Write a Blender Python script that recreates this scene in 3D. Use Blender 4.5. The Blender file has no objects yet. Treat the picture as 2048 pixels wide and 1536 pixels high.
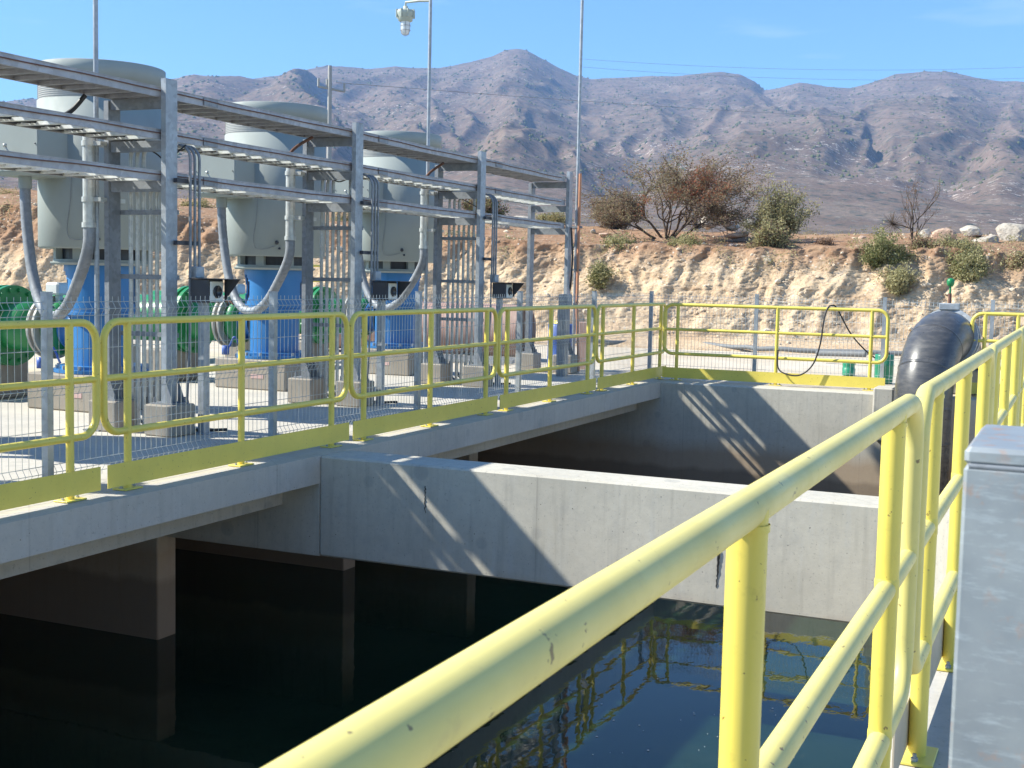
import bpy, math, random
import numpy as np
from mathutils import Vector, Matrix
R = math.radians
rnd = random.Random(7)
scene = bpy.context.scene
col = scene.collection

# ------------------------------------------------------------------ camera, world, sun, exposure
H = 1.42
YAW, PITCH, ROLL, FPX = R(24.07), R(4.76), R(1.25), 2545.0
fw = Vector((-math.sin(YAW)*math.cos(PITCH), math.cos(YAW)*math.cos(PITCH), -math.sin(PITCH)))
r0 = Vector((math.cos(YAW), math.sin(YAW), 0)); u0 = r0.cross(fw)
rt = r0*math.cos(ROLL) + u0*math.sin(ROLL); up = -r0*math.sin(ROLL) + u0*math.cos(ROLL)
cd = bpy.data.cameras.new('camera'); cam = bpy.data.objects.new('camera', cd); col.objects.link(cam)
m = Matrix((rt, up, -fw)).transposed().to_4x4(); m.translation = (0, 0, H); cam.matrix_world = m
cd.sensor_width = 36; cd.lens = FPX/2048*36; cd.clip_start = 0.05; cd.clip_end = 30000
cd.dof.use_dof = True; cd.dof.focus_distance = 14; cd.dof.aperture_fstop = 26
scene.camera = cam

SUN_AZ, SUN_EL = R(111), R(41.5)          # azimuth counted from +Y towards -X
sdir = Vector((-math.sin(SUN_AZ)*math.cos(SUN_EL), math.cos(SUN_AZ)*math.cos(SUN_EL), math.sin(SUN_EL)))
w = bpy.data.worlds.new('World'); scene.world = w; w.use_nodes = True
nt = w.node_tree; bg = nt.nodes['Background']; bg.inputs[1].default_value = 0.11
sky = nt.nodes.new('ShaderNodeTexSky'); sky.sky_type = 'NISHITA'; sky.sun_disc = False
sky.sun_elevation = SUN_EL; sky.sun_rotation = -SUN_AZ
sky.altitude = 300; sky.air_density = 1.0; sky.dust_density = 0.15; sky.ozone_density = 3.0
# thin wisps of high cloud
geo = nt.nodes.new('ShaderNodeTexCoord'); mp = nt.nodes.new('ShaderNodeMapping'); mp.inputs['Scale'].default_value = (2.2, 2.2, 17)
mp.inputs['Rotation'].default_value = (0.08, -0.10, 0)
nz = nt.nodes.new('ShaderNodeTexNoise'); nz.inputs['Scale'].default_value = 1.6; nz.inputs['Detail'].default_value = 8; nz.inputs['Roughness'].default_value = .55
cr = nt.nodes.new('ShaderNodeValToRGB'); cr.color_ramp.elements[0].position = .56; cr.color_ramp.elements[1].position = .86
cr.color_ramp.elements[1].color = (.55, .55, .55, 1)
mx = nt.nodes.new('ShaderNodeMix'); mx.data_type = 'RGBA'; mx.inputs[7].default_value = (6.5, 7.2, 7.8, 1)
nt.links.new(geo.outputs['Generated'], mp.inputs[0]); nt.links.new(mp.outputs[0], nz.inputs['Vector'])
nt.links.new(nz.outputs[0], cr.inputs[0]); nt.links.new(cr.outputs[0], mx.inputs[0])
tn = nt.nodes.new('ShaderNodeMix'); tn.data_type = 'RGBA'; tn.blend_type = 'MULTIPLY'; tn.inputs[0].default_value = 1; tn.inputs[7].default_value = (.60, .89, 1.10, 1)
nt.links.new(sky.outputs[0], tn.inputs[6]); nt.links.new(tn.outputs[2], mx.inputs[6]); nt.links.new(mx.outputs[2], bg.inputs[0])
sl = bpy.data.lights.new('sun', 'SUN'); sl.energy = 5.0; sl.angle = R(.53); sl.color = (1, .97, .86)
so = bpy.data.objects.new('sun', sl); col.objects.link(so)
so.rotation_euler = sdir.to_track_quat('Z', 'Y').to_euler(); so.location = (-30, -10, 30)
scene.view_settings.view_transform = 'Standard'; scene.view_settings.look = 'None'
scene.view_settings.exposure = 0.80; scene.view_settings.gamma = 1
scene.render.engine = 'CYCLES'
scene.render.resolution_x = 1024; scene.render.resolution_y = 768
scene.cycles.max_bounces = 8; scene.cycles.diffuse_bounces = 6; scene.cycles.glossy_bounces = 4
scene.cycles.volume_bounces = 1; scene.cycles.transparent_max_bounces = 12
scene.cycles.use_denoising = True

# ------------------------------------------------------------------ helpers
def ray(px, py):
    return (rt*((px-1024)/FPX) + up*((768-py)/FPX) + fw)
def at(px, py, dist):
    """world point on the sight line through a pixel at a horizontal distance"""
    v = ray(px, py); t = dist/math.hypot(v.x, v.y); return Vector((0, 0, H)) + v*t
def aty(px, py, y):
    v = ray(px, py); return Vector((0, 0, H)) + v*(y/v.y)

class MB:
    def __init__(s): s.v = []; s.f = []; s.sm = []
    def add(s, vs, fs, smooth=False):
        o = len(s.v); s.v.extend([tuple(p) for p in vs]); s.f.extend([tuple(i+o for i in f) for f in fs]); s.sm.extend([smooth]*len(fs)); return s
    def box(s, x0, x1, y0, y1, z0, z1, mat=None, bev=0):
        if bev > 0:
            vs = []; 
            for z, i in ((z0, bev), (z0+bev, 0), (z1-bev, 0), (z1, bev)):
                a, b, c, d = x0+i, x1-i, y0+i, y1-i; e = bev if i == 0 else bev*.4
                vs += [(a+e, c, z), (b-e, c, z), (b, c+e, z), (b, d-e, z), (b-e, d, z), (a+e, d, z), (a, d-e, z), (a, c+e, z)]
            fs = [tuple(reversed(range(8))), tuple(range(24, 32))]
            for k in range(3):
                for j in range(8): fs.append((k*8+j, k*8+(j+1) % 8, (k+1)*8+(j+1) % 8, (k+1)*8+j))
        else:
            vs = [(x0, y0, z0), (x1, y0, z0), (x1, y1, z0), (x0, y1, z0), (x0, y0, z1), (x1, y0, z1), (x1, y1, z1), (x0, y1, z1)]
            fs = [(0, 3, 2, 1), (4, 5, 6, 7), (0, 1, 5, 4), (1, 2, 6, 5), (2, 3, 7, 6), (3, 0, 4, 7)]
        if mat is not None: vs = [mat @ Vector(p) for p in vs]
        return s.add(vs, fs)
    def prism(s, poly, a, b, axis='x'):
        n = len(poly)
        def P(t, p): return (t, p[0], p[1]) if axis == 'x' else (p[0], t, p[1]) if axis == 'y' else (p[0], p[1], t)
        vs = [P(a, p) for p in poly] + [P(b, p) for p in poly]
        fs = [tuple(range(n)), tuple(reversed(range(n, 2*n)))] + [(i+n, (i+1) % n+n, (i+1) % n, i) for i in range(n)]
        return s.add(vs, fs)
    def tube(s, pts, r, n=8, caps=True, closed=False, smooth=True):
        pts = [Vector(p) for p in pts]; N = len(pts)
        rs = r if isinstance(r, (list, tuple)) else [r]*N
        T = []
        for i in range(N):
            a = pts[(i-1) % N] if (closed or i) else pts[0]; b = pts[(i+1) % N] if (closed or i < N-1) else pts[-1]
            t = (b-a); T.append(t.normalized() if t.length > 1e-9 else Vector((0, 0, 1)))
        ref = Vector((0, 0, 1)) if abs(T[0].z) < .9 else Vector((1, 0, 0))
        u = T[0].cross(ref).normalized(); vs = []
        for i in range(N):
            u = (u - T[i]*u.dot(T[i])); u = u.normalized() if u.length > 1e-6 else T[i].orthogonal().normalized()
            v = T[i].cross(u)
            for k in range(n):
                a = 2*math.pi*k/n; vs.append(pts[i] + (u*math.cos(a)+v*math.sin(a))*rs[i])
        fs = []
        for i in range(N if closed else N-1):
            j = (i+1) % N
            for k in range(n):
                l = (k+1) % n; fs.append((i*n+k, i*n+l, j*n+l, j*n+k))
        s.add(vs, fs, smooth)
        if caps and not closed:
            s.add(vs[:n], [tuple(reversed(range(n)))]); s.add(vs[-n:], [tuple(range(n))])
        return s
    def lathe(s, prof, c=(0, 0, 0), axis=(0, 0, 1), n=32, a0=0, a1=2*math.pi, smooth=True):
        c = Vector(c); ax = Vector(axis).normalized(); u = ax.orthogonal().normalized()
        if abs(ax.z) > .99: u = Vector((1, 0, 0))
        v = ax.cross(u); full = abs(a1-a0-2*math.pi) < 1e-6; m_ = n if full else n+1
        vs = []
        for (r, z) in prof:
            for k in range(m_):
                a = a0+(a1-a0)*k/n; vs.append(c + ax*z + (u*math.cos(a)+v*math.sin(a))*r)
        fs = []
        for i in range(len(prof)-1):
            for k in range(n):
                l = (k+1) % m_ if full else k+1; fs.append((i*m_+k, i*m_+l, (i+1)*m_+l, (i+1)*m_+k))
        return s.add(vs, fs, smooth)
    def build(s, name, mat, parent=None, loc=None):
        me = bpy.data.meshes.new(name); me.from_pydata(s.v, [], s.f)
        me.polygons.foreach_set('use_smooth', s.sm); me.materials.append(mat); me.update()
        o = bpy.data.objects.new(name, me); col.objects.link(o)
        if parent: o.parent = parent
        if loc: o.location = loc
        return o
def build_each(mb, name, mat, parent=None):
    """every connected piece becomes an object of its own"""
    par = list(range(len(mb.v)))
    def find(i):
        while par[i] != i: par[i] = par[par[i]]; i = par[i]
        return i
    key = {}
    for i, p in enumerate(mb.v):
        q = (round(p[0], 5), round(p[1], 5), round(p[2], 5))
        if q in key: par[find(i)] = find(key[q])
        else: key[q] = i
    for f in mb.f:
        for i in f[1:]: par[find(i)] = find(f[0])
    gr = {}
    for f, sm in zip(mb.f, mb.sm): gr.setdefault(find(f[0]), []).append((f, sm))
    out = []
    for fs in gr.values():
        n = MB(); idx = {}
        for f, sm in fs:
            for i in f:
                if i not in idx: idx[i] = len(n.v); n.v.append(mb.v[i])
            n.f.append(tuple(idx[i] for i in f)); n.sm.append(sm)
        out.append(n.build(name, mat, parent))
    return out
def tag(o, label=None, cat=None, group=None, kind=None):
    if label: o['label'] = label
    if cat: o['category'] = cat
    if group: o['group'] = group
    if kind: o['kind'] = kind
    return o
def empty(name, loc=(0, 0, 0), label=None, cat=None, group=None, rz=0):
    o = bpy.data.objects.new(name, None); col.objects.link(o); o.location = loc; o.rotation_euler = (0, 0, rz); o.empty_display_size = .1
    return tag(o, label, cat, group)
def copy_tree(o, parent=None):
    c = o.copy(); col.objects.link(c); c.parent = parent
    for ch in [k for k in bpy.data.objects if k.parent == o]: copy_tree(ch, c)
    return c
def smooth_path(pts, k=6):
    pts = [Vector(p) for p in pts]; out = []
    for i in range(len(pts)-1):
        p0 = pts[max(i-1, 0)]; p1 = pts[i]; p2 = pts[i+1]; p3 = pts[min(i+2, len(pts)-1)]
        for j in range(k):
            t = j/k; out.append(.5*((2*p1)+(p2-p0)*t+(2*p0-5*p1+4*p2-p3)*t*t+(3*p1-p0-3*p2+p3)*t**3))
    out.append(pts[-1]); return out

# ------------------------------------------------------------------ numpy noise
def _h(ix, iy, seed):
    n = (ix.astype(np.int64)*374761393 + iy.astype(np.int64)*668265263 + seed*1442695041) & 0xffffffff
    n = ((n ^ (n >> 13))*1274126177) & 0xffffffff
    return ((n ^ (n >> 16)) & 0xffff)/65535.0
def vnoise(x, y, seed=0):
    ix = np.floor(x); iy = np.floor(y); fx = x-ix; fy = y-iy
    fx = fx*fx*(3-2*fx); fy = fy*fy*(3-2*fy)
    a = _h(ix, iy, seed); b = _h(ix+1, iy, seed); c = _h(ix, iy+1, seed); d = _h(ix+1, iy+1, seed)
    return (a*(1-fx)+b*fx)*(1-fy)+(c*(1-fx)+d*fx)*fy
def fbm(x, y, oct=5, seed=0, gain=.5):
    s = 0; a = 1; t = 0
    for i in range(oct): s = s+a*vnoise(x*2**i+i*17.3, y*2**i-i*9.1, seed+i); t += a; a *= gain
    return s/t
def ridged(x, y, oct=5, seed=0):
    s = 0; a = 1; t = 0
    for i in range(oct): s = s+a*(1-np.abs(2*vnoise(x*2**i+i*5.3, y*2**i+i*3.1, seed+i)-1)); t += a; a *= .5
    return s/t
def cell(x, y, seed=0):
    ix = np.floor(x); iy = np.floor(y); best = np.full(x.shape, 9.0)
    for dx in (-1, 0, 1):
        for dy in (-1, 0, 1):
            cx = ix+dx; cy = iy+dy
            px = cx+_h(cx, cy, seed); py = cy+_h(cx, cy, seed+9)
            best = np.minimum(best, (px-x)**2+(py-y)**2)
    return np.sqrt(best)
def grid_mesh(name, X, Y, Z, mat, smooth=True):
    ny, nx = X.shape; v = np.stack([X.ravel(), Y.ravel(), Z.ravel()], 1)
    i = np.arange(ny*nx).reshape(ny, nx)
    f = np.stack([i[:-1, :-1].ravel(), i[:-1, 1:].ravel(), i[1:, 1:].ravel(), i[1:, :-1].ravel()], 1)
    me = bpy.data.meshes.new(name); me.vertices.add(len(v)); me.vertices.foreach_set('co', v.ravel().astype(np.float32))
    me.loops.add(f.size); me.loops.foreach_set('vertex_index', f.ravel().astype(np.int32))
    me.polygons.add(len(f)); me.polygons.foreach_set('loop_start', np.arange(0, f.size, 4, dtype=np.int32)); me.polygons.foreach_set('loop_total', np.full(len(f), 4, dtype=np.int32))
    me.update(); me.validate(); me.polygons.foreach_set('use_smooth', np.full(len(f), smooth)); me.materials.append(mat)
    o = bpy.data.objects.new(name, me); col.objects.link(o); return o
def quads_mesh(name, V, mat, parent=None):
    """V: (n,4,3) array of loose quads"""
    n = len(V); me = bpy.data.meshes.new(name); me.vertices.add(n*4); me.vertices.foreach_set('co', V.reshape(-1).astype(np.float32))
    me.loops.add(n*4); me.loops.foreach_set('vertex_index', np.arange(n*4, dtype=np.int32))
    me.polygons.add(n); me.polygons.foreach_set('loop_start', np.arange(0, n*4, 4, dtype=np.int32)); me.polygons.foreach_set('loop_total', np.full(n, 4, dtype=np.int32))
    me.update(); me.validate(); me.materials.append(mat)
    o = bpy.data.objects.new(name, me); col.objects.link(o)
    if parent: o.parent = parent
    return o

# ------------------------------------------------------------------ materials
class NT:
    def __init__(s, name, rough=.6, metal=0, spec=.5):
        s.m = bpy.data.materials.new(name); s.m.use_nodes = True; s.t = s.m.node_tree; s.b = s.t.nodes['Principled BSDF']
        s.b.inputs['Roughness'].default_value = rough; s.b.inputs['Metallic'].default_value = metal
        s.b.inputs['Specular IOR Level'].default_value = spec; s.tc = None
    def n(s, k, **kw):
        nd = s.t.nodes.new(k)
        for a, b in kw.items(): setattr(nd, a, b)
        return nd
    def l(s, a, b): s.t.links.new(a, b)
    def coord(s, scale=(1, 1, 1), kind='Object', loc=(0, 0, 0)):
        tc = s.n('ShaderNodeTexCoord'); mp = s.n('ShaderNodeMapping'); mp.inputs['Scale'].default_value = scale; mp.inputs['Location'].default_value = loc
        s.l(tc.outputs[kind], mp.inputs[0]); return mp.outputs[0]
    def wcoord(s, scale=(1, 1, 1), loc=(0, 0, 0)):
        g = s.n('ShaderNodeNewGeometry'); mp = s.n('ShaderNodeMapping'); mp.inputs['Scale'].default_value = scale; mp.inputs['Location'].default_value = loc
        s.l(g.outputs['Position'], mp.inputs[0]); return mp.outputs[0]
    def noise(s, co, sc, det=5, ro=.55, dist=0):
        nd = s.n('ShaderNodeTexNoise'); nd.inputs['Scale'].default_value = sc; nd.inputs['Detail'].default_value = det
        nd.inputs['Roughness'].default_value = ro; nd.inputs['Distortion'].default_value = dist; s.l(co, nd.inputs['Vector']); return nd.outputs[0]
    def voro(s, co, sc, feat='F1', out='Distance'):
        nd = s.n('ShaderNodeTexVoronoi'); nd.feature = feat; nd.inputs['Scale'].default_value = sc; s.l(co, nd.inputs['Vector']); return nd.outputs[out]
    def ramp(s, fac, stops, interp='LINEAR'):
        nd = s.n('ShaderNodeValToRGB'); e = nd.color_ramp.elements; nd.color_ramp.interpolation = interp
        while len(e) < len(stops): e.new(.5)
        for i, (p, c) in enumerate(stops):
            e[i].position = p; e[i].color = (c, c, c, 1) if not isinstance(c, tuple) else c+(1,)
        s.l(fac, nd.inputs[0]); return nd.outputs[0]
    def mix(s, fac, a, b, mode='MIX'):
        nd = s.n('ShaderNodeMix'); nd.data_type = 'RGBA'; nd.blend_type = mode
        for sock, val in ((nd.inputs[0], fac), (nd.inputs[6], a), (nd.inputs[7], b)):
            if isinstance(val, (int, float)): sock.default_value = val
            elif isinstance(val, tuple): sock.default_value = val+(1,)
            else: s.l(val, sock)
        return nd.outputs[2]
    def math(s, op, a, b=0.0):
        nd = s.n('ShaderNodeMath', operation=op)
        for sock, val in ((nd.inputs[0], a), (nd.inputs[1], b)):
            if isinstance(val, (int, float)): sock.default_value = val
            else: s.l(val, sock)
        return nd.outputs[0]
    def sep(s, co):
        nd = s.n('ShaderNodeSeparateXYZ'); s.l(co, nd.inputs[0]); return nd.outputs
    def bump(s, h, strength=.3, dist=.01):
        nd = s.n('ShaderNodeBump'); nd.inputs['Strength'].default_value = strength; nd.inputs['Distance'].default_value = dist
        s.l(h, nd.inputs['Height']); s.l(nd.outputs[0], s.b.inputs['Normal'])
    def color(s, c):
        if isinstance(c, tuple): s.b.inputs['Base Color'].default_value = c+(1,)
        else: s.l(c, s.b.inputs['Base Color'])
    def rough(s, c): s.l(c, s.b.inputs['Roughness'])

def mat_paint(name, c, rough=.4, dirt=.25, dirtcol=(.2, .16, .1), sc=6, spec=.5, chips=None):
    k = NT(name, rough, 0, spec); co = k.wcoord()
    a = k.ramp(k.noise(co, sc, 6), [(.35, 0.), (.75, 1.)]); a = k.math('MULTIPLY', a, dirt)
    v = k.mix(a, c, dirtcol); g = k.noise(co, 1.7, 3)
    v = k.mix(k.ramp(g, [(.3, .0), (.7, .18)]), v, tuple(min(1, x*1.25+.02) for x in c))
    if chips:
        sm_ = k.ramp(k.noise(co, 26, 5, .7), [(.58, 0.), (.76, .26)]); v = k.mix(sm_, v, dirtcol)
        ch = k.ramp(k.noise(co, 46, 3, .6), [(.685, 0.), (.70, 1.)]); v = k.mix(k.math('MULTIPLY', ch, .8), v, chips)
    k.color(v); k.rough(k.ramp(k.noise(co, 9, 4), [(.3, rough-.08), (.7, rough+.12)])); return k.m
M = {}
M['yellow'] = mat_paint('yellow_paint', (.77, .625, .115), .36, .12, (.30, .22, .06), 7, .5, (.20, .10, .04))
M['yellowpale'] = mat_paint('pale_yellow_paint', (.72, .62, .20), .42, .22, (.42, .32, .16), 9, .4, (.16, .10, .06))  # paler yellow for the right railing's pipe frames and mid rails
M['blue'] = mat_paint('blue_paint', (.03, .175, .43), .4, .15, (.1, .12, .2), 5)
M['green'] = mat_paint('green_paint', (.015, .22, .07), .35, .2, (.03, .08, .03), 5)
M['ggrey'] = mat_paint('motor_grey_green', (.315, .345, .33), .62, .15, (.2, .2, .16), 3, .2)
M['lgrille'] = mat_paint('grille_metal', (.42, .41, .38), .6, .2)
M['black'] = mat_paint('black_rubber', (.018, .018, .02), .5, .3, (.05, .045, .04))
M['dark'] = mat_paint('dark_hood', (.035, .038, .05), .45, .1)
M['white'] = mat_paint('white_paint', (.72, .72, .68), .45, .15)
M['orange'] = mat_paint('orange_conduit', (.58, .25, .13), .6, .3)
M['rust'] = mat_paint('rust_brown', (.14, .06, .045), .8, .3)
M['drum'] = mat_paint('blue_drum', (.05, .12, .42), .4, .2)
M['brownpipe'] = mat_paint('brown_pipe', (.33, .20, .16), .65, .3, (.5, .38, .3), 2)
M['barrelgreen'] = mat_paint('green_plastic', (.01, .22, .12), .4, .15)
M['dullgrey'] = mat_paint('dull_grey_pipe', (.16, .17, .18), .6, .3)
M['label'] = mat_paint('faded_label', (.62, .42, .40), .6, .3)
M['glass'] = mat_paint('lamp_glass', (.75, .77, .78), .15, .1)
M['lamphead'] = mat_paint('lamp_cast', (.42, .46, .40), .5, .2)
M['primer'] = mat_paint('faded_primer', (.50, .42, .31), .6, .3)
def mat_galv(name, c, metal=.35, rough=.5, sc=26):
    k = NT(name, rough, metal); co = k.wcoord()
    v = k.voro(co, sc, 'F1', 'Color'); bw = k.n('ShaderNodeRGBToBW'); k.l(v, bw.inputs[0])
    a = k.mix(k.ramp(bw.outputs[0], [(.2, 0.), (.8, .55)]), c, tuple(min(1, x*1.45) for x in c))
    n = k.ramp(k.noise(co, 3, 6, .6), [(.45, 0.), (.8, .6)]); a = k.mix(n, a, tuple(x*.62 for x in c))
    k.color(a); k.rough(k.ramp(k.noise(co, 14, 4), [(.3, rough-.1), (.7, rough+.15)])); return k.m
M['galv'] = mat_galv('galvanised_steel', (.33, .355, .38))
M['galvd'] = mat_galv('dull_galvanised', (.235, .25, .27), .3, .6)
M['conduit'] = mat_galv('conduit_steel', (.46, .47, .45), .35, .42)
M['wire'] = mat_galv('fence_wire', (.42, .45, .45), .3, .5)
M['tray'] = mat_galv('tray_steel', (.36, .36, .38), .3, .55, 18)
M['rung_sunlit'] = mat_galv('sunlit_rung_steel', (.74, .76, .70), .2, .5)
def mat_box():
    k = NT('zinc_box', .5, .25); co = k.wcoord()
    base = k.mix(k.ramp(k.noise(co, 9, 6, .6), [(.3, 0.), (.75, 1.)]), (.22, .25, .275), (.36, .39, .40))
    st_ = k.ramp(k.noise(k.wcoord((3, 3, 14)), 9, 5, .7), [(.52, 0.), (.7, .45)]); base = k.mix(st_, base, (.50, .56, .60))
    sp = k.ramp(k.noise(co, 55, 4, .6), [(.54, 0.), (.66, 1.)]); area = k.ramp(k.noise(co, 6, 2), [(.46, 0.), (.60, 1.)])
    base = k.mix(k.math('MULTIPLY', k.math('MULTIPLY', sp, area), .75), base, (.42, .24, .15))
    k.color(base); k.bump(k.noise(co, 30, 4), .15, .002); return k.m
M['zinc'] = mat_box()

def mat_concrete(name, base=(.36, .355, .34), stain=True, top=False, sc=1.0, lines=True):
    k = NT(name, .88, 0, .25); co = k.wcoord(); x, y, z = k.sep(co)
    n1 = k.noise(co, 1.3, 6, .6); n2 = k.noise(co, 14, 6, .65)
    c = k.mix(k.ramp(n1, [(.3, 0.), (.7, 1.)]), tuple(q*.82 for q in base), tuple(q*1.12 for q in base))
    c = k.mix(k.ramp(n2, [(.35, 0.), (.7, .35)]), c, tuple(q*.72 for q in base))
    # vertical run marks
    vs = k.noise(k.wcoord((5.0, 5.0, .35)), 3.2, 5, .6); c = k.mix(k.ramp(vs, [(.52, 0.), (.75, .38)]), c, (.27, .25, .215))
    ve = k.noise(k.wcoord((5.0, 5.0, .5)), 2.1, 4, .6); c = k.mix(k.ramp(ve, [(.56, 0.), (.8, .5)]), c, (.50, .50, .48))
    # round blotches and bug holes
    bl = k.voro(k.wcoord((1, 1, 1)), 2.1); c = k.mix(k.ramp(bl, [(.0, .34), (.12, .28), (.15, 0.)]), c, (.22, .225, .23))
    pit = k.ramp(k.noise(co, 42, 4, .75), [(.60, 0.), (.66, .5)]); c = k.mix(pit, c, (.20, .19, .17))
    sm_ = k.ramp(k.noise(co, 2.6, 6, .7), [(.50, 0.), (.72, .45)]); c = k.mix(sm_, c, (.28, .275, .26))
    bh = k.voro(co, 17); gate = k.ramp(k.noise(co, 5, 2), [(.5, 0.), (.6, 1.)])
    holes = k.math('MULTIPLY', k.ramp(bh, [(.055, 1.), (.085, 0.)]), gate)
    c = k.mix(k.math('MULTIPLY', holes, .8), c, (.05, .045, .04))
    if lines:
        # formwork joints
        fr = k.math('FRACT', k.math('MULTIPLY', k.math('ADD', x, y), .41)); li = k.ramp(fr, [(.0, 1.), (.006, 0.)])
        c = k.mix(k.math('MULTIPLY', li, .35), c, (.14, .13, .12))
    if lines:
        for hz_ in (-1.22,):
            dz = k.math('ABSOLUTE', k.math('SUBTRACT', z, hz_)); c = k.mix(k.math('MULTIPLY', k.ramp(dz, [(.0, .5), (.004, 0.)]), .6), c, (.13, .12, .11))
    if stain:
        zz = k.math('ADD', z, k.math('MULTIPLY', k.noise(k.wcoord((1, 1, .2)), 2.5, 4), .22))
        st = k.ramp(zz, [(0., 0.)]) if False else k.n('ShaderNodeMapRange')
        st.inputs['From Min'].default_value = -.64; st.inputs['From Max'].default_value = -.86; k.l(zz, st.inputs[0])
        c = k.mix(k.math('MULTIPLY', st.outputs[0], .72), c, (.36, .25, .155))
        s2 = k.n('ShaderNodeMapRange'); s2.inputs['From Min'].default_value = -1.05; s2.inputs['From Max'].default_value = -1.12; k.l(zz, s2.inputs[0])
        c = k.mix(k.math('MULTIPLY', s2.outputs[0], .4), c, (.07, .05, .035))
    if top:
        c = k.mix(k.ramp(k.noise(co, .7, 7, .65), [(.35, 0.), (.7, .5)]), c, (.62, .56, .46))
    k.color(c); h = k.mix(.5, k.noise(co, 60, 4, .7), k.math('SUBTRACT', 1.0, holes)); k.bump(h, .35, .006); return k.m
M['conc'] = mat_concrete('wall_concrete', (.54, .505, .43))
M['slab'] = mat_concrete('deck_concrete', (.50, .47, .42), False, True)
M['plinth'] = mat_concrete('plinth_concrete', (.36, .32, .27), False, False, 1, False)

def mat_ground():
    k = NT('pale_yard', .95, 0, .1); co = k.wcoord()
    c = k.mix(k.ramp(k.noise(co, .35, 7, .65), [(.3, 0.), (.7, 1.)]), (.50, .42, .32), (.62, .56, .47))
    c = k.mix(k.ramp(k.noise(co, 3.0, 6, .7), [(.45, 0.), (.75, .45)]), c, (.40, .30, .20))
    c = k.mix(k.ramp(k.voro(co, 9), [(.05, .6), (.12, 0.)]), c, (.3, .24, .18))
    k.color(c); k.bump(k.noise(co, 7, 6, .7), .4, .03); return k.m
M['ground'] = mat_ground()
def mat_bank():
    k = NT('cut_bank_soil', .95, 0, .1); co = k.wcoord(); x, y, z = k.sep(co)
    nz_ = k.noise(co, 1.2, 7, .65)
    c = k.mix(k.ramp(nz_, [(.32, 0.), (.68, 1.)]), (.47, .33, .205), (.61, .465, .31))
    c = k.mix(k.ramp(k.noise(co, 6.5, 6, .7), [(.48, 0.), (.70, .75)]), c, (.30, .19, .11))
    c = k.mix(k.ramp(k.noise(co, 24, 4, .7), [(.50, 0.), (.68, .6)]), c, (.68, .60, .47))
    # reddish topsoil above
    zz = k.math('ADD', z, k.math('MULTIPLY', k.noise(co, .9, 4), 1.1))
    mr = k.n('ShaderNodeMapRange'); mr.inputs['From Min'].default_value = 2.1; mr.inputs['From Max'].default_value = 2.75; k.l(zz, mr.inputs[0])
    red = k.mix(k.ramp(k.noise(co, 3.5, 6, .7), [(.35, 0.), (.7, 1.)]), (.20, .095, .05), (.36, .22, .14))
    c = k.mix(k.math('MULTIPLY', mr.outputs[0], .85), c, red)
    gr = k.ramp(k.noise(co, 1.9, 5, .6), [(.58, 0.), (.68, .35)]); c = k.mix(gr, c, (.42, .38, .33))
    pb = k.ramp(k.voro(co, 6.5), [(.13, .8), (.20, 0.)]); c = k.mix(k.math('MULTIPLY', pb, k.ramp(k.noise(co, 2.3, 3), [(.45, 0.), (.6, 1.)])), c, (.66, .60, .52))
    dk = k.ramp(k.noise(co, 13, 5, .75), [(.60, 0.), (.68, .7)]); c = k.mix(dk, c, (.15, .095, .06))  # dark specks painted in as the shading of small pockets
    ly = k.ramp(k.noise(k.wcoord((.35, .35, 3.2)), 1.6, 5, .6), [(.52, 0.), (.62, .45)]); c = k.mix(ly, c, (.36, .24, .15))
    k.color(c)
    h = k.mix(.4, k.noise(co, 13, 7, .75), k.voro(co, 15)); k.bump(h, .8, .035); return k.m
M['bank'] = mat_bank()
def mat_stone(name, a, b):
    k = NT(name, .9, 0, .2); co = k.coord(); w_ = k.wcoord()
    c = k.mix(k.ramp(k.noise(w_, 3.5, 7, .7), [(.35, 0.), (.65, 1.)]), a, b)
    c = k.mix(k.ramp(k.noise(w_, 18, 4, .7), [(.55, 0.), (.7, .6)]), c, tuple(q*.5 for q in a))
    k.color(c); k.bump(k.noise(w_, 9, 7, .7), .7, .05); return k.m
M['boulder'] = mat_stone('boulder_grey', (.36, .31, .25), (.55, .50, .43))
M['pinkrock'] = mat_stone('boulder_pink', (.50, .32, .22), (.62, .46, .36))
M['pebble'] = mat_stone('pebbles', (.50, .38, .26), (.70, .60, .47))
def mat_mountain():
    k = NT('mountain_scrub', 1.0, 0, 0); co = k.wcoord(); x, y, z = k.sep(co)
    c = k.mix(k.ramp(k.noise(co, .0035, 8, .65), [(.38, 0.), (.62, 1.)]), (.150, .108, .080), (.21, .148, .112))
    c = k.mix(k.ramp(k.noise(co, .018, 7, .75), [(.46, 0.), (.68, .7)]), c, (.30, .235, .18))
    # dark bushes
    d1 = k.ramp(k.noise(co, .055, 5, .8), [(.52, 0.), (.62, 1.)]); dm = k.ramp(k.noise(co, .004, 5, .6), [(.42, .25), (.62, .95)])
    c = k.mix(k.math('MULTIPLY', d1, dm), c, (.045, .066, .052))
    v1 = k.ramp(k.voro(co, .075), [(.16, .85), (.32, 0.)]); c = k.mix(v1, c, (.05, .065, .05))
    v2 = k.ramp(k.voro(co, .19), [(.18, .7), (.34, 0.)]); c = k.mix(k.math('MULTIPLY', v2, dm), c, (.06, .075, .06))
    # pale rock outcrops
    p = k.ramp(k.noise(co, .11, 4, .85), [(.57, 0.), (.63, 1.)]); pm = k.ramp(k.noise(co, .006, 4, .6), [(.48, .15), (.64, .9)])
    c = k.mix(k.math('MULTIPLY', p, pm), c, (.70, .60, .52))
    g = k.n('ShaderNodeNewGeometry'); 
    k.color(c); k.bump(k.noise(co, .03, 8, .75), .5, 9); return k.m
M['mountain'] = mat_mountain()
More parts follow.
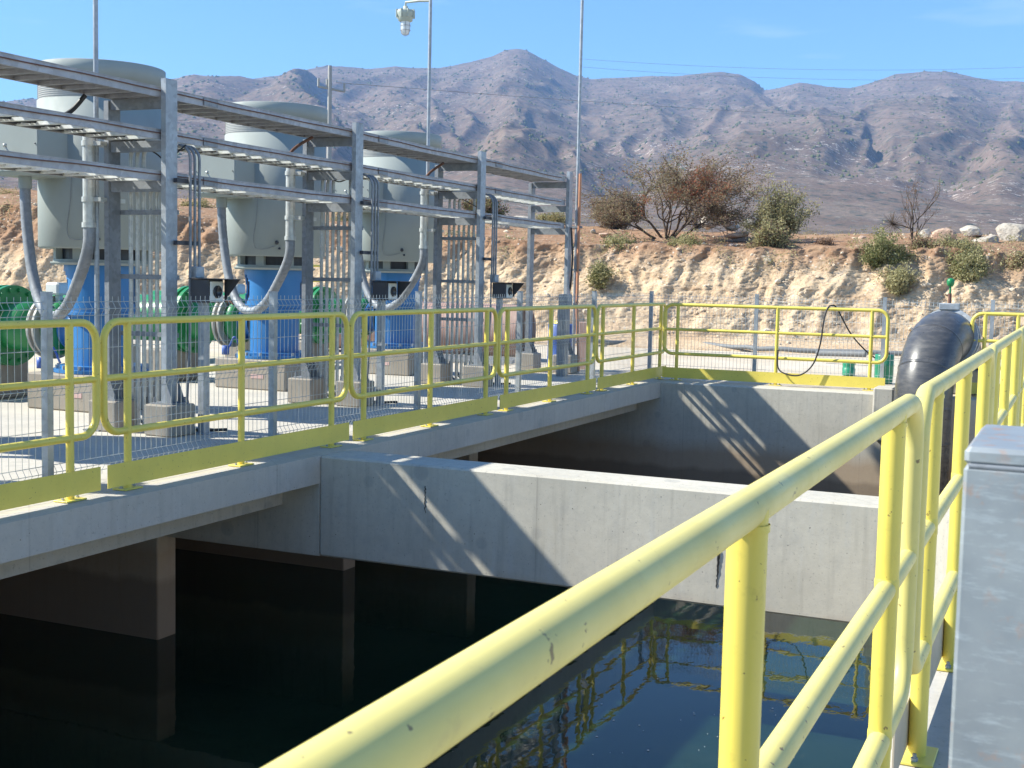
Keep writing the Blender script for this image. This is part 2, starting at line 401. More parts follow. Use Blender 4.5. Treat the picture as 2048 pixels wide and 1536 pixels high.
def mat_leaf(name, a, b, c2=None):
    k = NT(name, .8, 0, .15); w_ = k.wcoord()
    c = k.mix(k.ramp(k.noise(w_, 2.2, 3, .6), [(.36, 0.), (.62, 1.)]), a, b)
    c = k.mix(k.ramp(k.noise(w_, 21, 2, .6), [(.45, 0.), (.65, .7)]), c, c2 or tuple(q*.45 for q in a))
    k.color(c)
    tr = k.n('ShaderNodeBsdfTranslucent'); k.l(c, tr.inputs[0]); ms = k.n('ShaderNodeMixShader'); ms.inputs[0].default_value = .38
    out = [n for n in k.t.nodes if n.type == 'OUTPUT_MATERIAL'][0]
    k.l(k.b.outputs[0], ms.inputs[1]); k.l(tr.outputs[0], ms.inputs[2]); k.l(ms.outputs[0], out.inputs[0]); return k.m
M['leafgrey'] = mat_leaf('leaf_grey_olive', (.27, .225, .13), (.38, .33, .20))
M['leafbrown'] = mat_leaf('leaf_dry_brown', (.25, .16, .11), (.33, .22, .15))
M['leafred'] = mat_leaf('flower_red', (.36, .13, .07), (.34, .17, .10), (.40, .08, .05))
M['leafolive'] = mat_leaf('leaf_olive', (.38, .35, .17), (.54, .49, .27))
M['leafgreen'] = mat_leaf('leaf_dark_green', (.16, .18, .07), (.31, .30, .13))
M['straw'] = mat_leaf('dry_grass', (.42, .34, .18), (.32, .28, .12))
k = NT('bark', .9, 0, .1); co = k.wcoord(); k.color(k.mix(k.ramp(k.noise(co, 9, 5, .7), [(.4, 0.), (.65, 1.)]), (.07, .05, .04), (.20, .16, .13))); M['bark'] = k.m
def mat_hdpe():
    k = NT('black_polyethylene', .3, 0, .5); co = k.wcoord()
    c = k.mix(k.ramp(k.noise(k.wcoord((2, 2, 9)), 2.5, 7, .7), [(.42, 0.), (.75, .55)]), (.060, .062, .068), (.21, .195, .18))
    k.color(c); k.rough(k.ramp(k.noise(co, 5, 6), [(.3, .24), (.7, .42)])); k.bump(k.noise(co, 8, 4), .12, .01); return k.m
M['hdpe'] = mat_hdpe()
def mat_water():
    k = NT('still_green_water', .03, 0, .5); k.b.inputs['IOR'].default_value = 1.333
    co = k.wcoord((1, 1, 1))
    c = k.mix(k.ramp(k.noise(co, .9, 6, .6), [(.4, 0.), (.7, 1.)]), (.006, .018, .009), (.012, .029, .015))
    sc = k.ramp(k.noise(k.wcoord((1, 1, 1)), 4.5, 7, .75), [(.60, 0.), (.72, 1.)]); ar = k.ramp(k.noise(co, .8, 3), [(.48, 0.), (.64, 1.)])
    scum = k.math('MULTIPLY', sc, ar); c = k.mix(k.math('MULTIPLY', scum, .5), c, (.09, .10, .06))
    k.color(c); k.rough(k.mix(scum, (.02, .02, .02), (.22, .22, .22)))
    h = k.mix(.35, k.noise(co, 1.5, 2, .5), k.noise(k.wcoord((1, .55, 1)), 5.5, 3, .5)); k.bump(h, .055, .05); return k.m
M['water'] = mat_water()
k = NT('foam_specks', .6); k.color((.7, .7, .68)); M['speck'] = k.m
M['screen'] = mat_paint('gauge_glass', (.03, .03, .035), .2, .1)

# ------------------------------------------------------------------ ground, deck and tank
WZ = -1.70           # water level
b = MB()
b.box(-13, -5.40, -4, 17.25, -.22, 0)
deck = tag(b.build('deck', M['slab']), kind='structure')
b = MB(); b.box(-6.1, -5.75, -4, 17.248, -.42, -.22); tag(b.build('edge_beam', M['conc']), 'long concrete beam under the left deck edge, just above the dark tank opening', 'beam')
b = MB(); b.box(-.545, 4.2, -4, 17.25, -.25, 0.0); tag(b.build('walkway', M['slab']), kind='structure')
G = 6000
b = MB()
for (x0, x1, y0, y1) in ((-G, -13.003, -G, 17.65), (4.203, G, -G, 17.65), (-G, G, 17.65, G), (-13.003, 4.203, -G, -4.003)):
    b.add([(x0, y0, -.012), (x1, y0, -.012), (x1, y1, -.012), (x0, y1, -.012)], [(0, 1, 2, 3)])
tag(b.build('ground', M['ground']), kind='structure')
b = MB(); b.add([(-13, -4, WZ), (-.56, -4, WZ), (-.56, 17.25, WZ), (-13, 17.25, WZ)], [(0, 1, 2, 3)]); tag(b.build('water', M['water']), kind='structure')
b = MB(); b.box(-13.3, 4.2, 17.253, 17.647, -3.0, -.002, bev=.012)
tag(b.build('tank_wall', M['conc']), 'far grey concrete end wall of the tank below the far yellow railing, brown stained low down', 'wall')
b = MB(); b.box(-.57, -.17, -4, 17.25, -3.0, -.252)
tag(b.build('tank_wall', M['conc']), 'right side concrete wall of the tank under the walkway, rising from the water', 'wall')
b = MB(); b.box(-13.35, -13.003, -4, 17.25, -3.0, -.02); tag(b.build('tank_wall', M['conc']), 'hidden back wall of the pump bays deep under the left deck', 'wall')
b = MB(); b.box(-13.3, 4.2, -4.4, -4.004, -3.0, -.02); tag(b.build('tank_wall', M['conc']), 'near end wall of the tank behind the viewer', 'wall')
b = MB(); b.box(-13, -5.403, 8.43, 8.84, -.80, -.222); b.box(-5.403, -.572, 8.43, 8.84, -.80, -.003, bev=.014)
b.prism([(-.575, 8.428), (-.86, 8.428), (-.575, 8.14)], -2.6, -.004, 'z')
mid = b.build('baffle_wall', M['conc']); tag(mid, 'thick grey concrete cross wall bridging the tank above the water, top in bright sun', 'wall')
# vertical crack
b = MB(); cp = aty(852, 915, 8.428); cps = []
for i in range(18):
    cps.append((cp.x + rnd.uniform(-.007, .007), 8.428, -.16 - i*.012))
b.tube(cps, [rnd.uniform(.002, .006) for _ in cps], 5); b.build('crack', M['black'], mid)
b = MB(); cp = aty(1438, 1100, 8.428); cps = [(cp.x+rnd.uniform(-.004, .004)-.0005*i, 8.428, cp.z-.014*i) for i in range(20)]
b.tube(cps, [max(.001, .011-.0005*i+rnd.uniform(-.002, .002)) for i in range(20)], 5); b.build('crack', M['black'], mid)
PL = ['first concrete bay divider under the deck, standing in dark water under the cross wall', 'second concrete bay divider under the deck, its end just above the water left of centre',
      'third concrete bay divider under the left deck, seen beyond the cross wall']
for i, (y, x1, z1) in enumerate(((8.432, -7.0, -.803), (11.37, -6.98, -.222), (14.31, -6.95, -.222))):
    b = MB(); b.box(-12.99, x1, y, y+.24, -3, z1, bev=.01)
    tag(b.build('bay_divider', M['conc']), PL[i], 'pier', 'bay dividers under the deck')
# floating specks on the water
b = MB()
for i in range(260):
    x = rnd.uniform(-4.5, -.7); y = rnd.uniform(3.2, 9.5); r = rnd.choice((.003, .004, .006, .009)); a = rnd.random()*3
    b.add([(x+r*math.cos(a+q*1.57), y+r*1.2*math.sin(a+q*1.57), WZ+.003) for q in range(4)], [(0, 1, 2, 3)])
tag(b.build('floating_specks', M['speck']), 'tiny pale flecks floating on the green water', 'flecks', kind='stuff')

# ------------------------------------------------------------------ handrail panels
def rail_panel(L, posts, top, mid_, low, side, name='handrail_panel', board='yellow', r=.024, pipe='yellow'):
    """local: runs along +y from 0, board on side*x"""
    root = empty(name)
    rc = .13
    def arc(cy, cz, a0, a1):
        return [(0, cy+rc*math.cos(R(a0+(a1-a0)*i/8)), cz+rc*math.sin(R(a0+(a1-a0)*i/8))) for i in range(9)]
    p = arc(rc, top-rc, 180, 90) + arc(L-rc, top-rc, 90, 0) + arc(L-rc, low+rc, 0, -90) + arc(rc, low+rc, -90, -180)
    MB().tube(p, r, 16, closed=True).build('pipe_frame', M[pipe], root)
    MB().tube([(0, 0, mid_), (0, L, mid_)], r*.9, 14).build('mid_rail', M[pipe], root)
    for y in posts:
        MB().tube([(0, y, .012), (0, y, low), (0, y, top)], r*1.04, 16).build('post', M['yellow'], root)
        b = MB(); b.box(-.055, .055, y-.085, y+.085, .002, .012, bev=.002); pl = b.build('base_plate', M['yellow'], root)
        b = MB()
        for s_ in (-1, 1):
            b.lathe([(0, .034), (.006, .034), (.006, .022), (.011, .022), (.011, .012)], (.0, y+s_*.062, 0), n=6, smooth=False)
        build_each(b, 'bolt', M['galv'], pl)
    b = MB()
    for y in posts:
        for zz in (mid_, low): b.tube([(0, y, zz-r*.98), (0, y, zz-r*.8), (0, y, zz+r*.8), (0, y, zz+r*.98)], [r*1.04, r*1.10, r*1.10, r*1.04], 14, caps=False)
        b.tube([(0, y, top-r*1.15), (0, y, top-r*.75)], r*1.12, 14, caps=False)
    tag(b.build('weld_seams', M['yellow'], root), kind='stuff')
    b = MB(); b.box(side*.030-.0025, side*.030+.0025, .0, L, .035, .185); b.build('toe_board', M[board], root)
    return root
proto = rail_panel(2.90, (.22, 1.44, 2.67), 1.09, .735, .385, 1)
names = ['nearest panel of the left yellow railing, cut off by the photo edge', 'second yellow railing panel on the left deck, in front of the first cable rack frame',
         'third yellow railing panel on the left deck, in front of the middle pump', 'fourth yellow railing panel on the left deck, in front of the third rack frame', 'last yellow railing panel on the left deck before the far corner',
         'left railing panel outside the photo nearest the viewer']
for i in range(5):
    o = proto if i == 0 else copy_tree(proto)
    o.location = (-5.60, 3.27 + i*2.965, 0)
    tag(o, names[i], 'railing', 'yellow railing panels along the left deck')
p6 = rail_panel(3.13, (.20, 1.64, 2.92), 1.09, .735, .385, 1); p6.location = (-5.52, 17.72, 0); p6.rotation_euler = (0, 0, -math.pi/2)
tag(p6, 'yellow railing panel on the far wall with a black hose looped over it', 'railing', 'yellow railing panels on the far wall')
p7 = rail_panel(2.9, (.16, .56, 1.7, 2.7), 1.09, .735, .385, 1); p7.location = (-1.32, 17.72, 0); p7.rotation_euler = (0, 0, -math.pi/2)
tag(p7, 'yellow railing panel on the far wall, right of the black pipe', 'railing', 'yellow railing panels on the far wall')
RP = [(-1.0, 4.46, (1.22, 2.64, 4.06), 'nearest yellow railing panel sweeping across the foreground'),
      (3.60, 2.75, (.33, 1.36, 2.45), 'second right-hand yellow railing panel, behind the zinc box'),
      (6.42, 2.85, (.33, 1.40, 2.52), 'third yellow railing panel on the right walkway, from the viewer'),
      (9.34, 2.85, (.33, 1.40, 2.52), 'fourth yellow railing panel on the right walkway, from the viewer'),
      (12.26, 2.9, (.33, 1.40, 2.52), 'fifth yellow railing panel on the right walkway, from the viewer')]
for y0, L, ps, lb in RP:
    o = rail_panel(L, ps, 1.125, .71, .345, -1, board='primer', r=.0262, pipe='yellowpale'); o.location = (-.388, y0, 0)
    tag(o, lb, 'railing', 'yellow railing panels along the right walkway')

# ------------------------------------------------------------------ zinc box in the foreground
root = empty('steel_box', (0, 0, 0), 'large pale zinc steel box post with flat cap at the right edge of the foreground', 'steel post')
b = MB(); b.box(-.083, .42, 1.10, 1.30, 0, 1.274, bev=.003); b.build('body', M['zinc'], root)
b = MB(); b.box(-.083, .42, 1.10, 1.30, 1.2745, 1.290, bev=.004); b.build('cap', M['zinc'], root)
b = MB(); b.tube([(-.079, 1.1025, 1.2743), (.415, 1.1025, 1.2743)], .0028, 8); b.build('weld_seam', M['galvd'], root)

# ------------------------------------------------------------------ wire mesh fences
def mesh_panel(L, name='wire_panel', parent=None):
    b = MB(); r = .0024
    def zprof():
        pr = [(.03, 0)]
        for z in (.10, .64, 1.155): pr += [(z-.045, 0), (z, .028), (z+.045, 0)]
        return pr + [(1.235, 0)]
    pr = zprof(); n = int(L/.056)
    for i in range(n+1):
        y = .02+i*(L-.04)/n; b.tube([(dx, y, z) for z, dx in pr], r, 4, caps=False, smooth=False)
    for z, dx in ((.055, 0), (.10, .028), (.145, 0), (.37, 0), (.595, 0), (.64, .028), (.685, 0), (.89, 0), (1.11, 0), (1.155, .028), (1.20, 0)):
        b.tube([(dx-.004, 0, z), (dx-.004, L, z)], r, 4, caps=False, smooth=False)
    return b.build(name, M['wire'], parent)
fence = empty('mesh_fence', (-6.05, 0, 0), 'long galvanised wire mesh fence behind the left yellow railing', 'fence')
ys = [1.2, 3.72, 6.22, 8.72, 11.22, 13.72, 16.22, 18.72]
wp = None
for i, y in enumerate(ys):
    b = MB(); b.box(-.026, .026, y-.026, y+.026, 0, 1.262); b.box(-.028, .028, y-.028, y+.028, 1.262, 1.268); b.box(-.06, .06, y-.06, y+.06, .001, .009); b.build('post', M['galv'], fence)
    if i < len(ys)-1:
        if wp is None: wp = mesh_panel(2.44, parent=fence); o = wp
        else: o = wp.copy(); col.objects.link(o)
        o.location = (0, y+.03, 0)
fence2 = empty('mesh_fence', (0, 18.72, 0), 'galvanised wire mesh fence behind the far yellow railing', 'fence')
xs = [-6.05, -4.42, -2.58, -1.14, .9, 3.4]
for i, x in enumerate(xs):
    if i: b = MB(); b.box(x-.026, x+.026, -.026, .026, 0, 1.262); b.build('post', M['galv'], fence2)
    if i < len(xs)-1:
        o = mesh_panel(xs[i+1]-x-.06, parent=fence2); o.location = (x+.03, 0, 0); o.rotation_euler = (0, 0, -math.pi/2)

# ------------------------------------------------------------------ cable rack frames
PIT = 3.08; Y0 = 8.80
XF, XB = -7.17, -7.79
def channel(b, x0, x1, y0, y1, z0, z1, t=.008, open_=-1):
    """C channel, web on +x (open_=-1) or -x"""
    if open_ < 0: b.box(x1-t, x1, y0, y1, z0, z1)
    else: b.box(x0, x0+t, y0, y1, z0, z1)
    a, c = (x0, x1-t-.0005) if open_ < 0 else (x0+t+.0005, x1)
    b.box(a, c, y0, y0+t, z0, z1); b.box(a, c, y1-t, y1, z0, z1)
def make_frame():
    root = empty('rack_frame')
    b = MB(); channel(b, -.05, 0, -.075, .075, .286, 3.03); b.box(-.05, 0, -.075, .075, 3.031, 3.035); b.build('front_post', M['galv'], root, (XF+.02, 0, 0))
    b = MB(); channel(b, -.05, 0, -.075, .075, .286, 2.87); b.build('back_post', M['galvd'], root, (XB+.02, 0, 0))
    for X in (XF, XB):
        b = MB(); b.box(X-.11, X+.11, -.11, .11, .272, .285)
        for sx in (-1, 1):
            for sy in (-1, 1): b.tube([(X+sx*.09, sy*.09, .285), (X+sx*.09, sy*.09, .33)], .009, 6)
        b.build('base_plate', M['galvd'], root)
        b = MB()
        for sy in (-1, 1):
            b = MB(); lo, hi = sorted((sy*.077, sy*.085)); b.prism([(X+.022, .286), (X+.10, .286), (X+.023, .48)], lo, hi, 'y'); b.build('gusset', M['galvd'], root)
    for z in (2.835, 2.475, 2.135):
        b = MB(); b.box(XB+.021, XF-.031, -.05, -.044, z-.045, z+.045); b.box(XB+.021, XF-.031, -.0435, -.005, z+.039, z+.045); b.box(XB+.021, XF-.031, -.0435, -.005, z-.045, z-.039)
        b.build('crossbeam', M['galvd'], root)
    return root
f0 = make_frame()
FL = ['steel cable rack frame nearest the viewer, left of all the others in view', 'second cable rack frame, in front of the middle pump', 'third cable rack frame, in front of the farthest pump',
      'last cable rack frame at the far end, beside the orange striped pole', 'cable rack frame hidden beyond the left photo edge']
for i, kk in enumerate((0, 1, 2, 3, -1)):
    o = f0 if i == 0 else copy_tree(f0); o.location = (0, Y0+kk*PIT, 0); tag(o, FL[i], 'rack frame', 'frames carrying the cable trays')
FT = ['nearest', 'second', 'third', 'farthest', 'unseen']
b = MB(); b.box(-.155, .155, -.155, .155, 0.001, .272, bev=.012); ft = b.build('footing_block', M['plinth']); first = True
for i, kk in enumerate((0, 1, 2, 3, -1)):
    for X, w_ in ((XF, 'front'), (XB, 'rear')):
        o = ft if first else ft.copy()
        if not first: col.objects.link(o)
        first = False
        o.location = (X, Y0+kk*PIT, 0)
        tag(o, 'square concrete block under the %s post of the %s cable rack frame' % (w_, FT[i]), 'footing', 'concrete footing blocks of the cable rack')
# trays
def tray(zt, hgt, label, solid, y0, y1):
    root = empty('cable_tray', (0, 0, 0), label, 'cable tray', 'three tiers of cable tray')
    zb = zt-hgt; xa, xb = XB+.03, XF-.055+.002
    for X, s_ in ((xb, 1), (xa, -1)):
        b = MB(); t = .003
        b.box(X-t, X, y0, y1, zb, zt) if s_ > 0 else b.box(X, X+t, y0, y1, zb, zt)
        b.box(X-.022 if s_ > 0 else X+.0035, X-.0035 if s_ > 0 else X+.022, y0, y1, zt-.004, zt)
        b.box(X-.018 if s_ > 0 else X+.0035, X-.0035 if s_ > 0 else X+.018, y0, y1, zb, zb+.004)
        # pressed bead and splice plates
        if s_ > 0: b.box(X+.0005, X+.006, y0, y1, zt-.004, zt+.002)
        b.build('side_rail', M['tray'], root)
    b = MB(); yy = y0+.1
    while yy < y1-.05:
        b.box(xa+.004, xb-.004, yy-.022, yy+.022, zb+.002, zb+.030); yy += .255
    b.build('rungs', M['rung_sunlit'] if not solid else M['tray'], root)  # open-tier rungs paler than the tray steel, sunlight put into the colour
    if solid:
        b = MB(); b.box(xa+.004, xb-.005, y0, y1, zt-.012, zt-.009); b.build('cover', M['tray'], root)
    yy = y0+2.0
    b = MB()
    for kk in range(-1, 4):
        q = Y0+kk*PIT+.62
        if q < y1-.2: b.box(xb+.0065, xb+.0105, q-.10, q+.10, zb+.008, zt-.008)
    build_each(b, 'splice_plate', M['galvd'], root)
    # thin ground cable clipped to the outside, sagging a little between clips
    b = MB(); pts = []; yy = y0
    while yy <= y1: pts.append((xb+.0125, yy, zt-.034+.005*math.sin(yy*1.7)+.003*math.sin(yy*5))); yy += .2
    b.tube(pts, .0052, 6); b.build('ground_cable', M['rust'], root)
    return root
tray(2.965, .085, 'topmost cable tray tier with a solid steel cover', True, 4.0, 17.98)
tray(2.610, .082, 'middle cable tray tier with bright open rungs', False, 4.0, 17.98)
t3 = tray(2.262, .085, 'lowest cable tray tier, running past the motor terminal boxes', False, 4.0, 17.98)
# power cables lying in the middle and lower tray
for q, (zt, n_, lb) in enumerate(((2.545, 5, 'bundle of black cables lying in the middle tray'), (2.197, 4, 'bundle of black cables lying in the lowest tray'))):
    b = MB()
    for j in range(n_):
        pts = [(-7.73+.045*j+.012*math.sin(y*1.3+j), y, zt+.012+.004*math.sin(y*3+j*2)) for y in np.arange(4, 17.6-j*.9, .3)]
        b.tube(pts, .014, 6)
    tag(b.build('cable_bundle', M['black']), lb, 'cables', 'cables in the trays')
# drooping cables between trays
DC = [('black', [(-7.68, 8.35, 2.86), (-7.74, 8.25, 2.72), (-7.80, 8.10, 2.62)], .02, 'thick black cable dropping from the top tray near the nearest frame'),
      ('rust', [(-7.60, 11.65, 2.87), (-7.68, 11.45, 2.74), (-7.72, 11.32, 2.60)], .017, 'brown flexible cable dropping from the top tray at the second frame'),
      ('rust', [(-7.60, 14.70, 2.87), (-7.68, 14.50, 2.74), (-7.72, 14.36, 2.60)], .017, 'brown flexible cable dropping from the top tray at the third frame'),
      ('black', [(-7.62, 8.82, 2.52), (-7.4, 8.86, 2.44), (-7.28, 8.9, 2.36), (-7.16, 8.9, 2.44), (-7.12, 8.95, 2.5)], .007, 'thin black cable sagging under the middle tray at the nearest frame'),
      ('black', [(-7.62, 11.90, 2.52), (-7.45, 11.93, 2.42), (-7.3, 11.98, 2.46), (-7.16, 11.98, 2.36)], .007, 'thin black cable sagging under the middle tray at the second frame'),
      ('black', [(-7.6, 14.95, 2.5), (-7.4, 15.0, 2.4), (-7.22, 15.05, 2.3)], .006, 'thin black cable sagging under the middle tray at the third frame'),
      ('black', [(-7.13, 18.03, 2.2), (-7.11, 18.06, 1.8), (-7.12, 18.06, 1.45), (-7.16, 18.1, 1.25), (-7.28, 18.15, 1.15)], .014, 'black cable running down the last rack post')]
for mt, pts, r, lb in DC:
    tag(MB().tube(smooth_path(pts), r, 7).build('cable', M[mt]), lb, 'cable')
# conduit risers within each frame
def make_risers():
    root = empty('conduit_riser')
    for j in range(6):
        x = XB+.10+j*.072; top = (2.50, 2.50, 2.50, 2.16, 2.16, 2.45)[j]
        y = .115; rb = .10; pts = [(x, y, .02), (x, y, top-rb)]
        if j != 5: pts += [(x+rb*(1-math.cos(R(a))), y, top-rb+rb*math.sin(R(a))) for a in range(15, 91, 15)]
        else: pts += [(x, y, top)]
        b = MB(); b.tube(pts, .0185, 8)
        for zc in (1.0, 1.9): b.tube([(x, y, zc), (x, y, zc+.05)], .023, 8)
        b.build('conduit', M['conduit'], root)
    for j in range(4):
        x = XB+.14+j*.11; MB().tube(smooth_path([(x, .13, .30), (x+.01, .14, .12), (x+.10+.03*j, .20, .03), (x+.30+.04*j, .30+.05*j, .02)]), .014, 7).build('cable_tail', M['black' if j % 2 else 'galvd'], root)
    for z in (.86, 1.36, 1.92):
        b = MB(); b.box(XB-.02, XF+.02, .078, .098, z-.02, z+.02); b.build('strut', M['galvd'], root)
    return root
c0 = make_risers()
for i, kk in enumerate((0, 1, 2)):
    o = c0 if i == 0 else copy_tree(c0); o.location = (0, Y0+kk*PIT, 0)
    tag(o, 'row of thin steel conduits rising through the %s cable rack frame' % FT[i], 'conduits', 'conduit rows between the rack posts')
# front triple conduits with junction box + hooded instrument station
def make_drop():
    root = empty('conduit_drop')
    for j in range(3):
        y = .16+j*.062; x = XF+.09; top = 2.50-.0*j; rb = .12
        pts = [(x, y, 1.42 if j < 2 else 1.42), (x, y, top-rb)] + [(x-rb*(1-math.cos(R(a))), y, top-rb+rb*math.sin(R(a))) for a in range(15, 91, 15)]
        b = MB(); b.tube(pts, .0125, 8); b.build('conduit', M['galvd'], root)
    for z in (2.19, 1.66):
        b = MB(); b.box(XF+.024, XF+.064, .02, .34, z-.018, z+.018); b.build('bracket', M['dark'], root)
    b = MB(); b.box(XF+.045, XF+.125, .20, .315, 1.36, 1.46, bev=.006); b.build('junction_box', M['galv'], root)
    b = MB(); b.tube([(XF+.08, .17, 1.42), (XF+.08, .17, .9), (XF+.05, .17, .3), (XF+.1, .2, .05)], .012, 8); b.build('down_conduit', M['galvd'], root)
    return root
d0 = make_drop()
def make_station():
    root = empty('instrument_station')
    b = MB(); b.box(-.16, -.10, -.04, .04, 0.0105, 1.148); b.box(-.21, -.05, -.08, .08, .001, .01); b.build('post', M['galv'], root)
    # dark housing with a visor roof and two triangular cheeks round a pale dial panel
    b = MB(); b.box(-.19, .0, -.105, .105, 1.15, 1.352, bev=.006); h = b.build('housing', M['dark'], root)
    b = MB(); b.box(-.20, .17, -.125, .125, 1.3535, 1.360); b.build('visor_roof', M['dark'], root)
    for y0_ in (.117,):
        b = MB(); b.prism([(.001, 1.353), (.165, 1.353), (.001, 1.16)], y0_, y0_+.005, 'y'); b.build('visor_cheek', M['dark'], root)
    b = MB(); b.box(.0005, .012, -.088, .088, 1.16, 1.335, bev=.003); g = b.build('panel', M['white'], root)
    b = MB(); b.lathe([(0, 0), (.055, 0), (.055, .014), (.045, .014), (.045, .005), (0, .005)], (.0125, 0, 1.245), (1, 0, 0), 24); b.build('dial', M['screen'], g)
    return root
s0 = make_station()
for i in range(3):
    o = d0 if i == 0 else copy_tree(d0); o.location = (0, Y0+i*PIT, 0)
    tag(o, 'three thin conduits on the front post of the %s rack frame' % FT[i], 'conduits', 'conduit drops on the front rack posts')
    o = s0 if i == 0 else copy_tree(s0); o.location = (-6.86, 9.03+i*PIT, 0)
    tag(o, 'black hooded gauge on a post in front of the %s pump' % ['nearest', 'middle', 'farthest'][i], 'gauge', 'hooded gauges along the fence')

# ------------------------------------------------------------------ vertical pumps
PX, PY = -9.20, 10.23
def make_pump():
    root = empty('vertical_pump')
    c = (0, 0, 0)
    # base flange
    MB().lathe([(.30, .37), (.48, .37), (.48, .405), (.42, .405), (.42, .44), (.30, .44)], c, n=40, smooth=False).build('base_flange', M['blue'], root)
    b = MB()
    for k_ in range(14):
        a = k_*2*math.pi/14; b.tube([(.45*math.cos(a), .45*math.sin(a), .40), (.45*math.cos(a), .45*math.sin(a), .445)], .018, 6, smooth=False)
    b.build('bolts', M['galv'], root)
    # discharge head lower box and upper drum with arched openings
    b = MB(); b.lathe([(.30, .44), (.30, .95), (.385, .955), (.385, .985), (.37, .99)], c, n=24, smooth=False)
    b.build('discharge_head', M['blue'], root)
    b = MB(); N = 72; zz = [.99, 1.03, 1.07, 1.11, 1.15, 1.19, 1.23, 1.27, 1.31, 1.35, 1.39, 1.455]; r1, r2 = .372, .352
    openings = [R(-137), R(27), R(112)]
    def inside(a, z):
        for o_ in openings:
            d = (a-o_+math.pi) % (2*math.pi)-math.pi; 
            if abs(d) < R(26) and 1.03 < z < 1.39:
                return (abs(d)/R(26))**3 + (max(0, z-1.21)/.18)**3 < 1 and (abs(d)/R(26))**3+(max(0, 1.21-z)/.18)**3 < 1.0
        return False
    for i in range(len(zz)-1):
        for k_ in range(N):
            a0, a1 = 2*math.pi*k_/N, 2*math.pi*(k_+1)/N
            if inside((a0+a1)/2, (zz[i]+zz[i+1])/2): continue
            q = [(r1*math.cos(a0), r1*math.sin(a0), zz[i]), (r1*math.cos(a1), r1*math.sin(a1), zz[i]), (r1*math.cos(a1), r1*math.sin(a1), zz[i+1]), (r1*math.cos(a0), r1*math.sin(a0), zz[i+1])]
            q2 = [(x*r2/r1, y*r2/r1, z) for x, y, z in q]
            b.add(q+q2, [(0, 1, 2, 3), (7, 6, 5, 4), (0, 4, 5, 1), (2, 6, 7, 3), (1, 5, 6, 2), (3, 7, 4, 0)])
    dh = b.build('motor_stand', M['blue'], root)
    MB().tube([(0, 0, .99), (0, 0, 1.455)], .05, 12).build('shaft', M['galv'], dh)
    MB().lathe([(0, 1.456), (.48, 1.456), (.50, 1.475), (.50, 1.485), (0, 1.485)], c, n=40, smooth=False).build('stand_ring', M['ggrey'], root)
    # motor lower vent ring
    b = MB(); b.lathe([(.40, 1.486), (.40, 1.63)], c, n=40, smooth=False); b.build('vent_screen', M['dark'], root)
    b = MB()
    for k_ in range(8):
        a = R(12+k_*45); b.box(.405, .47, -.05, .05, 1.486, 1.628, Matrix.Rotation(a, 4, 'Z'))
    b.lathe([(.41, 1.486), (.475, 1.486), (.475, 1.512), (.41, 1.512)], c, n=40, smooth=False)
    b.build('vent_frame', M['ggrey'], root)
    # motor body
    MB().lathe([(.41, 1.629), (.59, 1.615), (.615, 1.635), (.615, 3.08), (.56, 3.081)], c, n=64).build('motor_body', M['ggrey'], root)
    g = MB(); g.lathe([(.605, 3.083), (.605, 3.30)], c, n=64)
    gr = g.build('air_grille', M['lgrille'], root)
    b = MB()
    for k_ in range(9): z = 3.095+k_*.02; b.lathe([(.6055, z), (.6095, z), (.6095, z+.004), (.6055, z+.004)], c, n=64, smooth=False)
    b.build('grille_wires', M['galvd'], gr)
    MB().lathe([(.60, 3.265), (.632, 3.255), (.632, 3.435), (.625, 3.44), (.61, 3.44), (.3, 3.45), (0, 3.45)], c, n=64).build('motor_cap', M['ggrey'], root)
    b = MB()
        # terminal box on the left front, axis aligned with the deck
    b2 = MB(); b2.box(-.46, .12, -.99, -.40, 2.33, 2.84, bev=.008)
    tb = b2.build('terminal_box', M['ggrey'], root)
    b2 = MB()
    for zz_ in (2.37, 2.59, 2.80):
        for xx in (-.43, .09): b2.lathe([(0, .006), (.007, .006), (.007, 0)], (xx, -.992, zz_), (0, -1, 0), 6)
    for k_ in range(4): b2.lathe([(0, .006), (.007, .006), (.007, 0)], (-.34+k_*.115, -.992, 2.355), (0, -1, 0), 6)
    build_each(b2, 'screw', M['dark'], tb)
    b2 = MB(); b2.add([(-.47, -1.0, 2.328), (.13, -1.0, 2.328), (.13, -.40, 2.328), (-.47, -.40, 2.328), (-.44, -.97, 2.295), (.10, -.97, 2.295), (.10, -.44, 2.295), (-.44, -.44, 2.295)],
                      [(0, 3, 2, 1)[::-1], (4, 5, 6, 7)[::-1], (0, 1, 5, 4)[::-1], (1, 2, 6, 5)[::-1], (2, 3, 7, 6)[::-1], (3, 0, 4, 7)[::-1]])
    b2.build('gland_plate', M['ggrey'], tb)
    # small gooseneck sensor tube and thin hanging lead
    b2 = MB(); b2.tube(smooth_path([(-.10, -1.02, 2.34), (-.11, -1.04, 2.42), (-.19, -1.06, 2.52), (-.215, -1.065, 2.56)]), .011, 8); b2.lathe([(0, .0), (.018, .0), (.018, .03), (0, .03)], (-.215, -1.065, 2.555), n=10)
    b2.build('sensor_tube', M['conduit'], root)
    b2 = MB(); a_ = R(-62)
    P_ = lambda dx, z: (.622*math.cos(a_+dx), .622*math.sin(a_+dx), z)
    b2.tube(smooth_path([P_(-.22, 2.35), P_(-.25, 2.05), P_(-.30, 1.85), P_(-.27, 1.72), P_(-.1, 1.70), P_(.12, 1.74)]), .003, 5); b2.build('sensor_lead', M['galvd'], root)
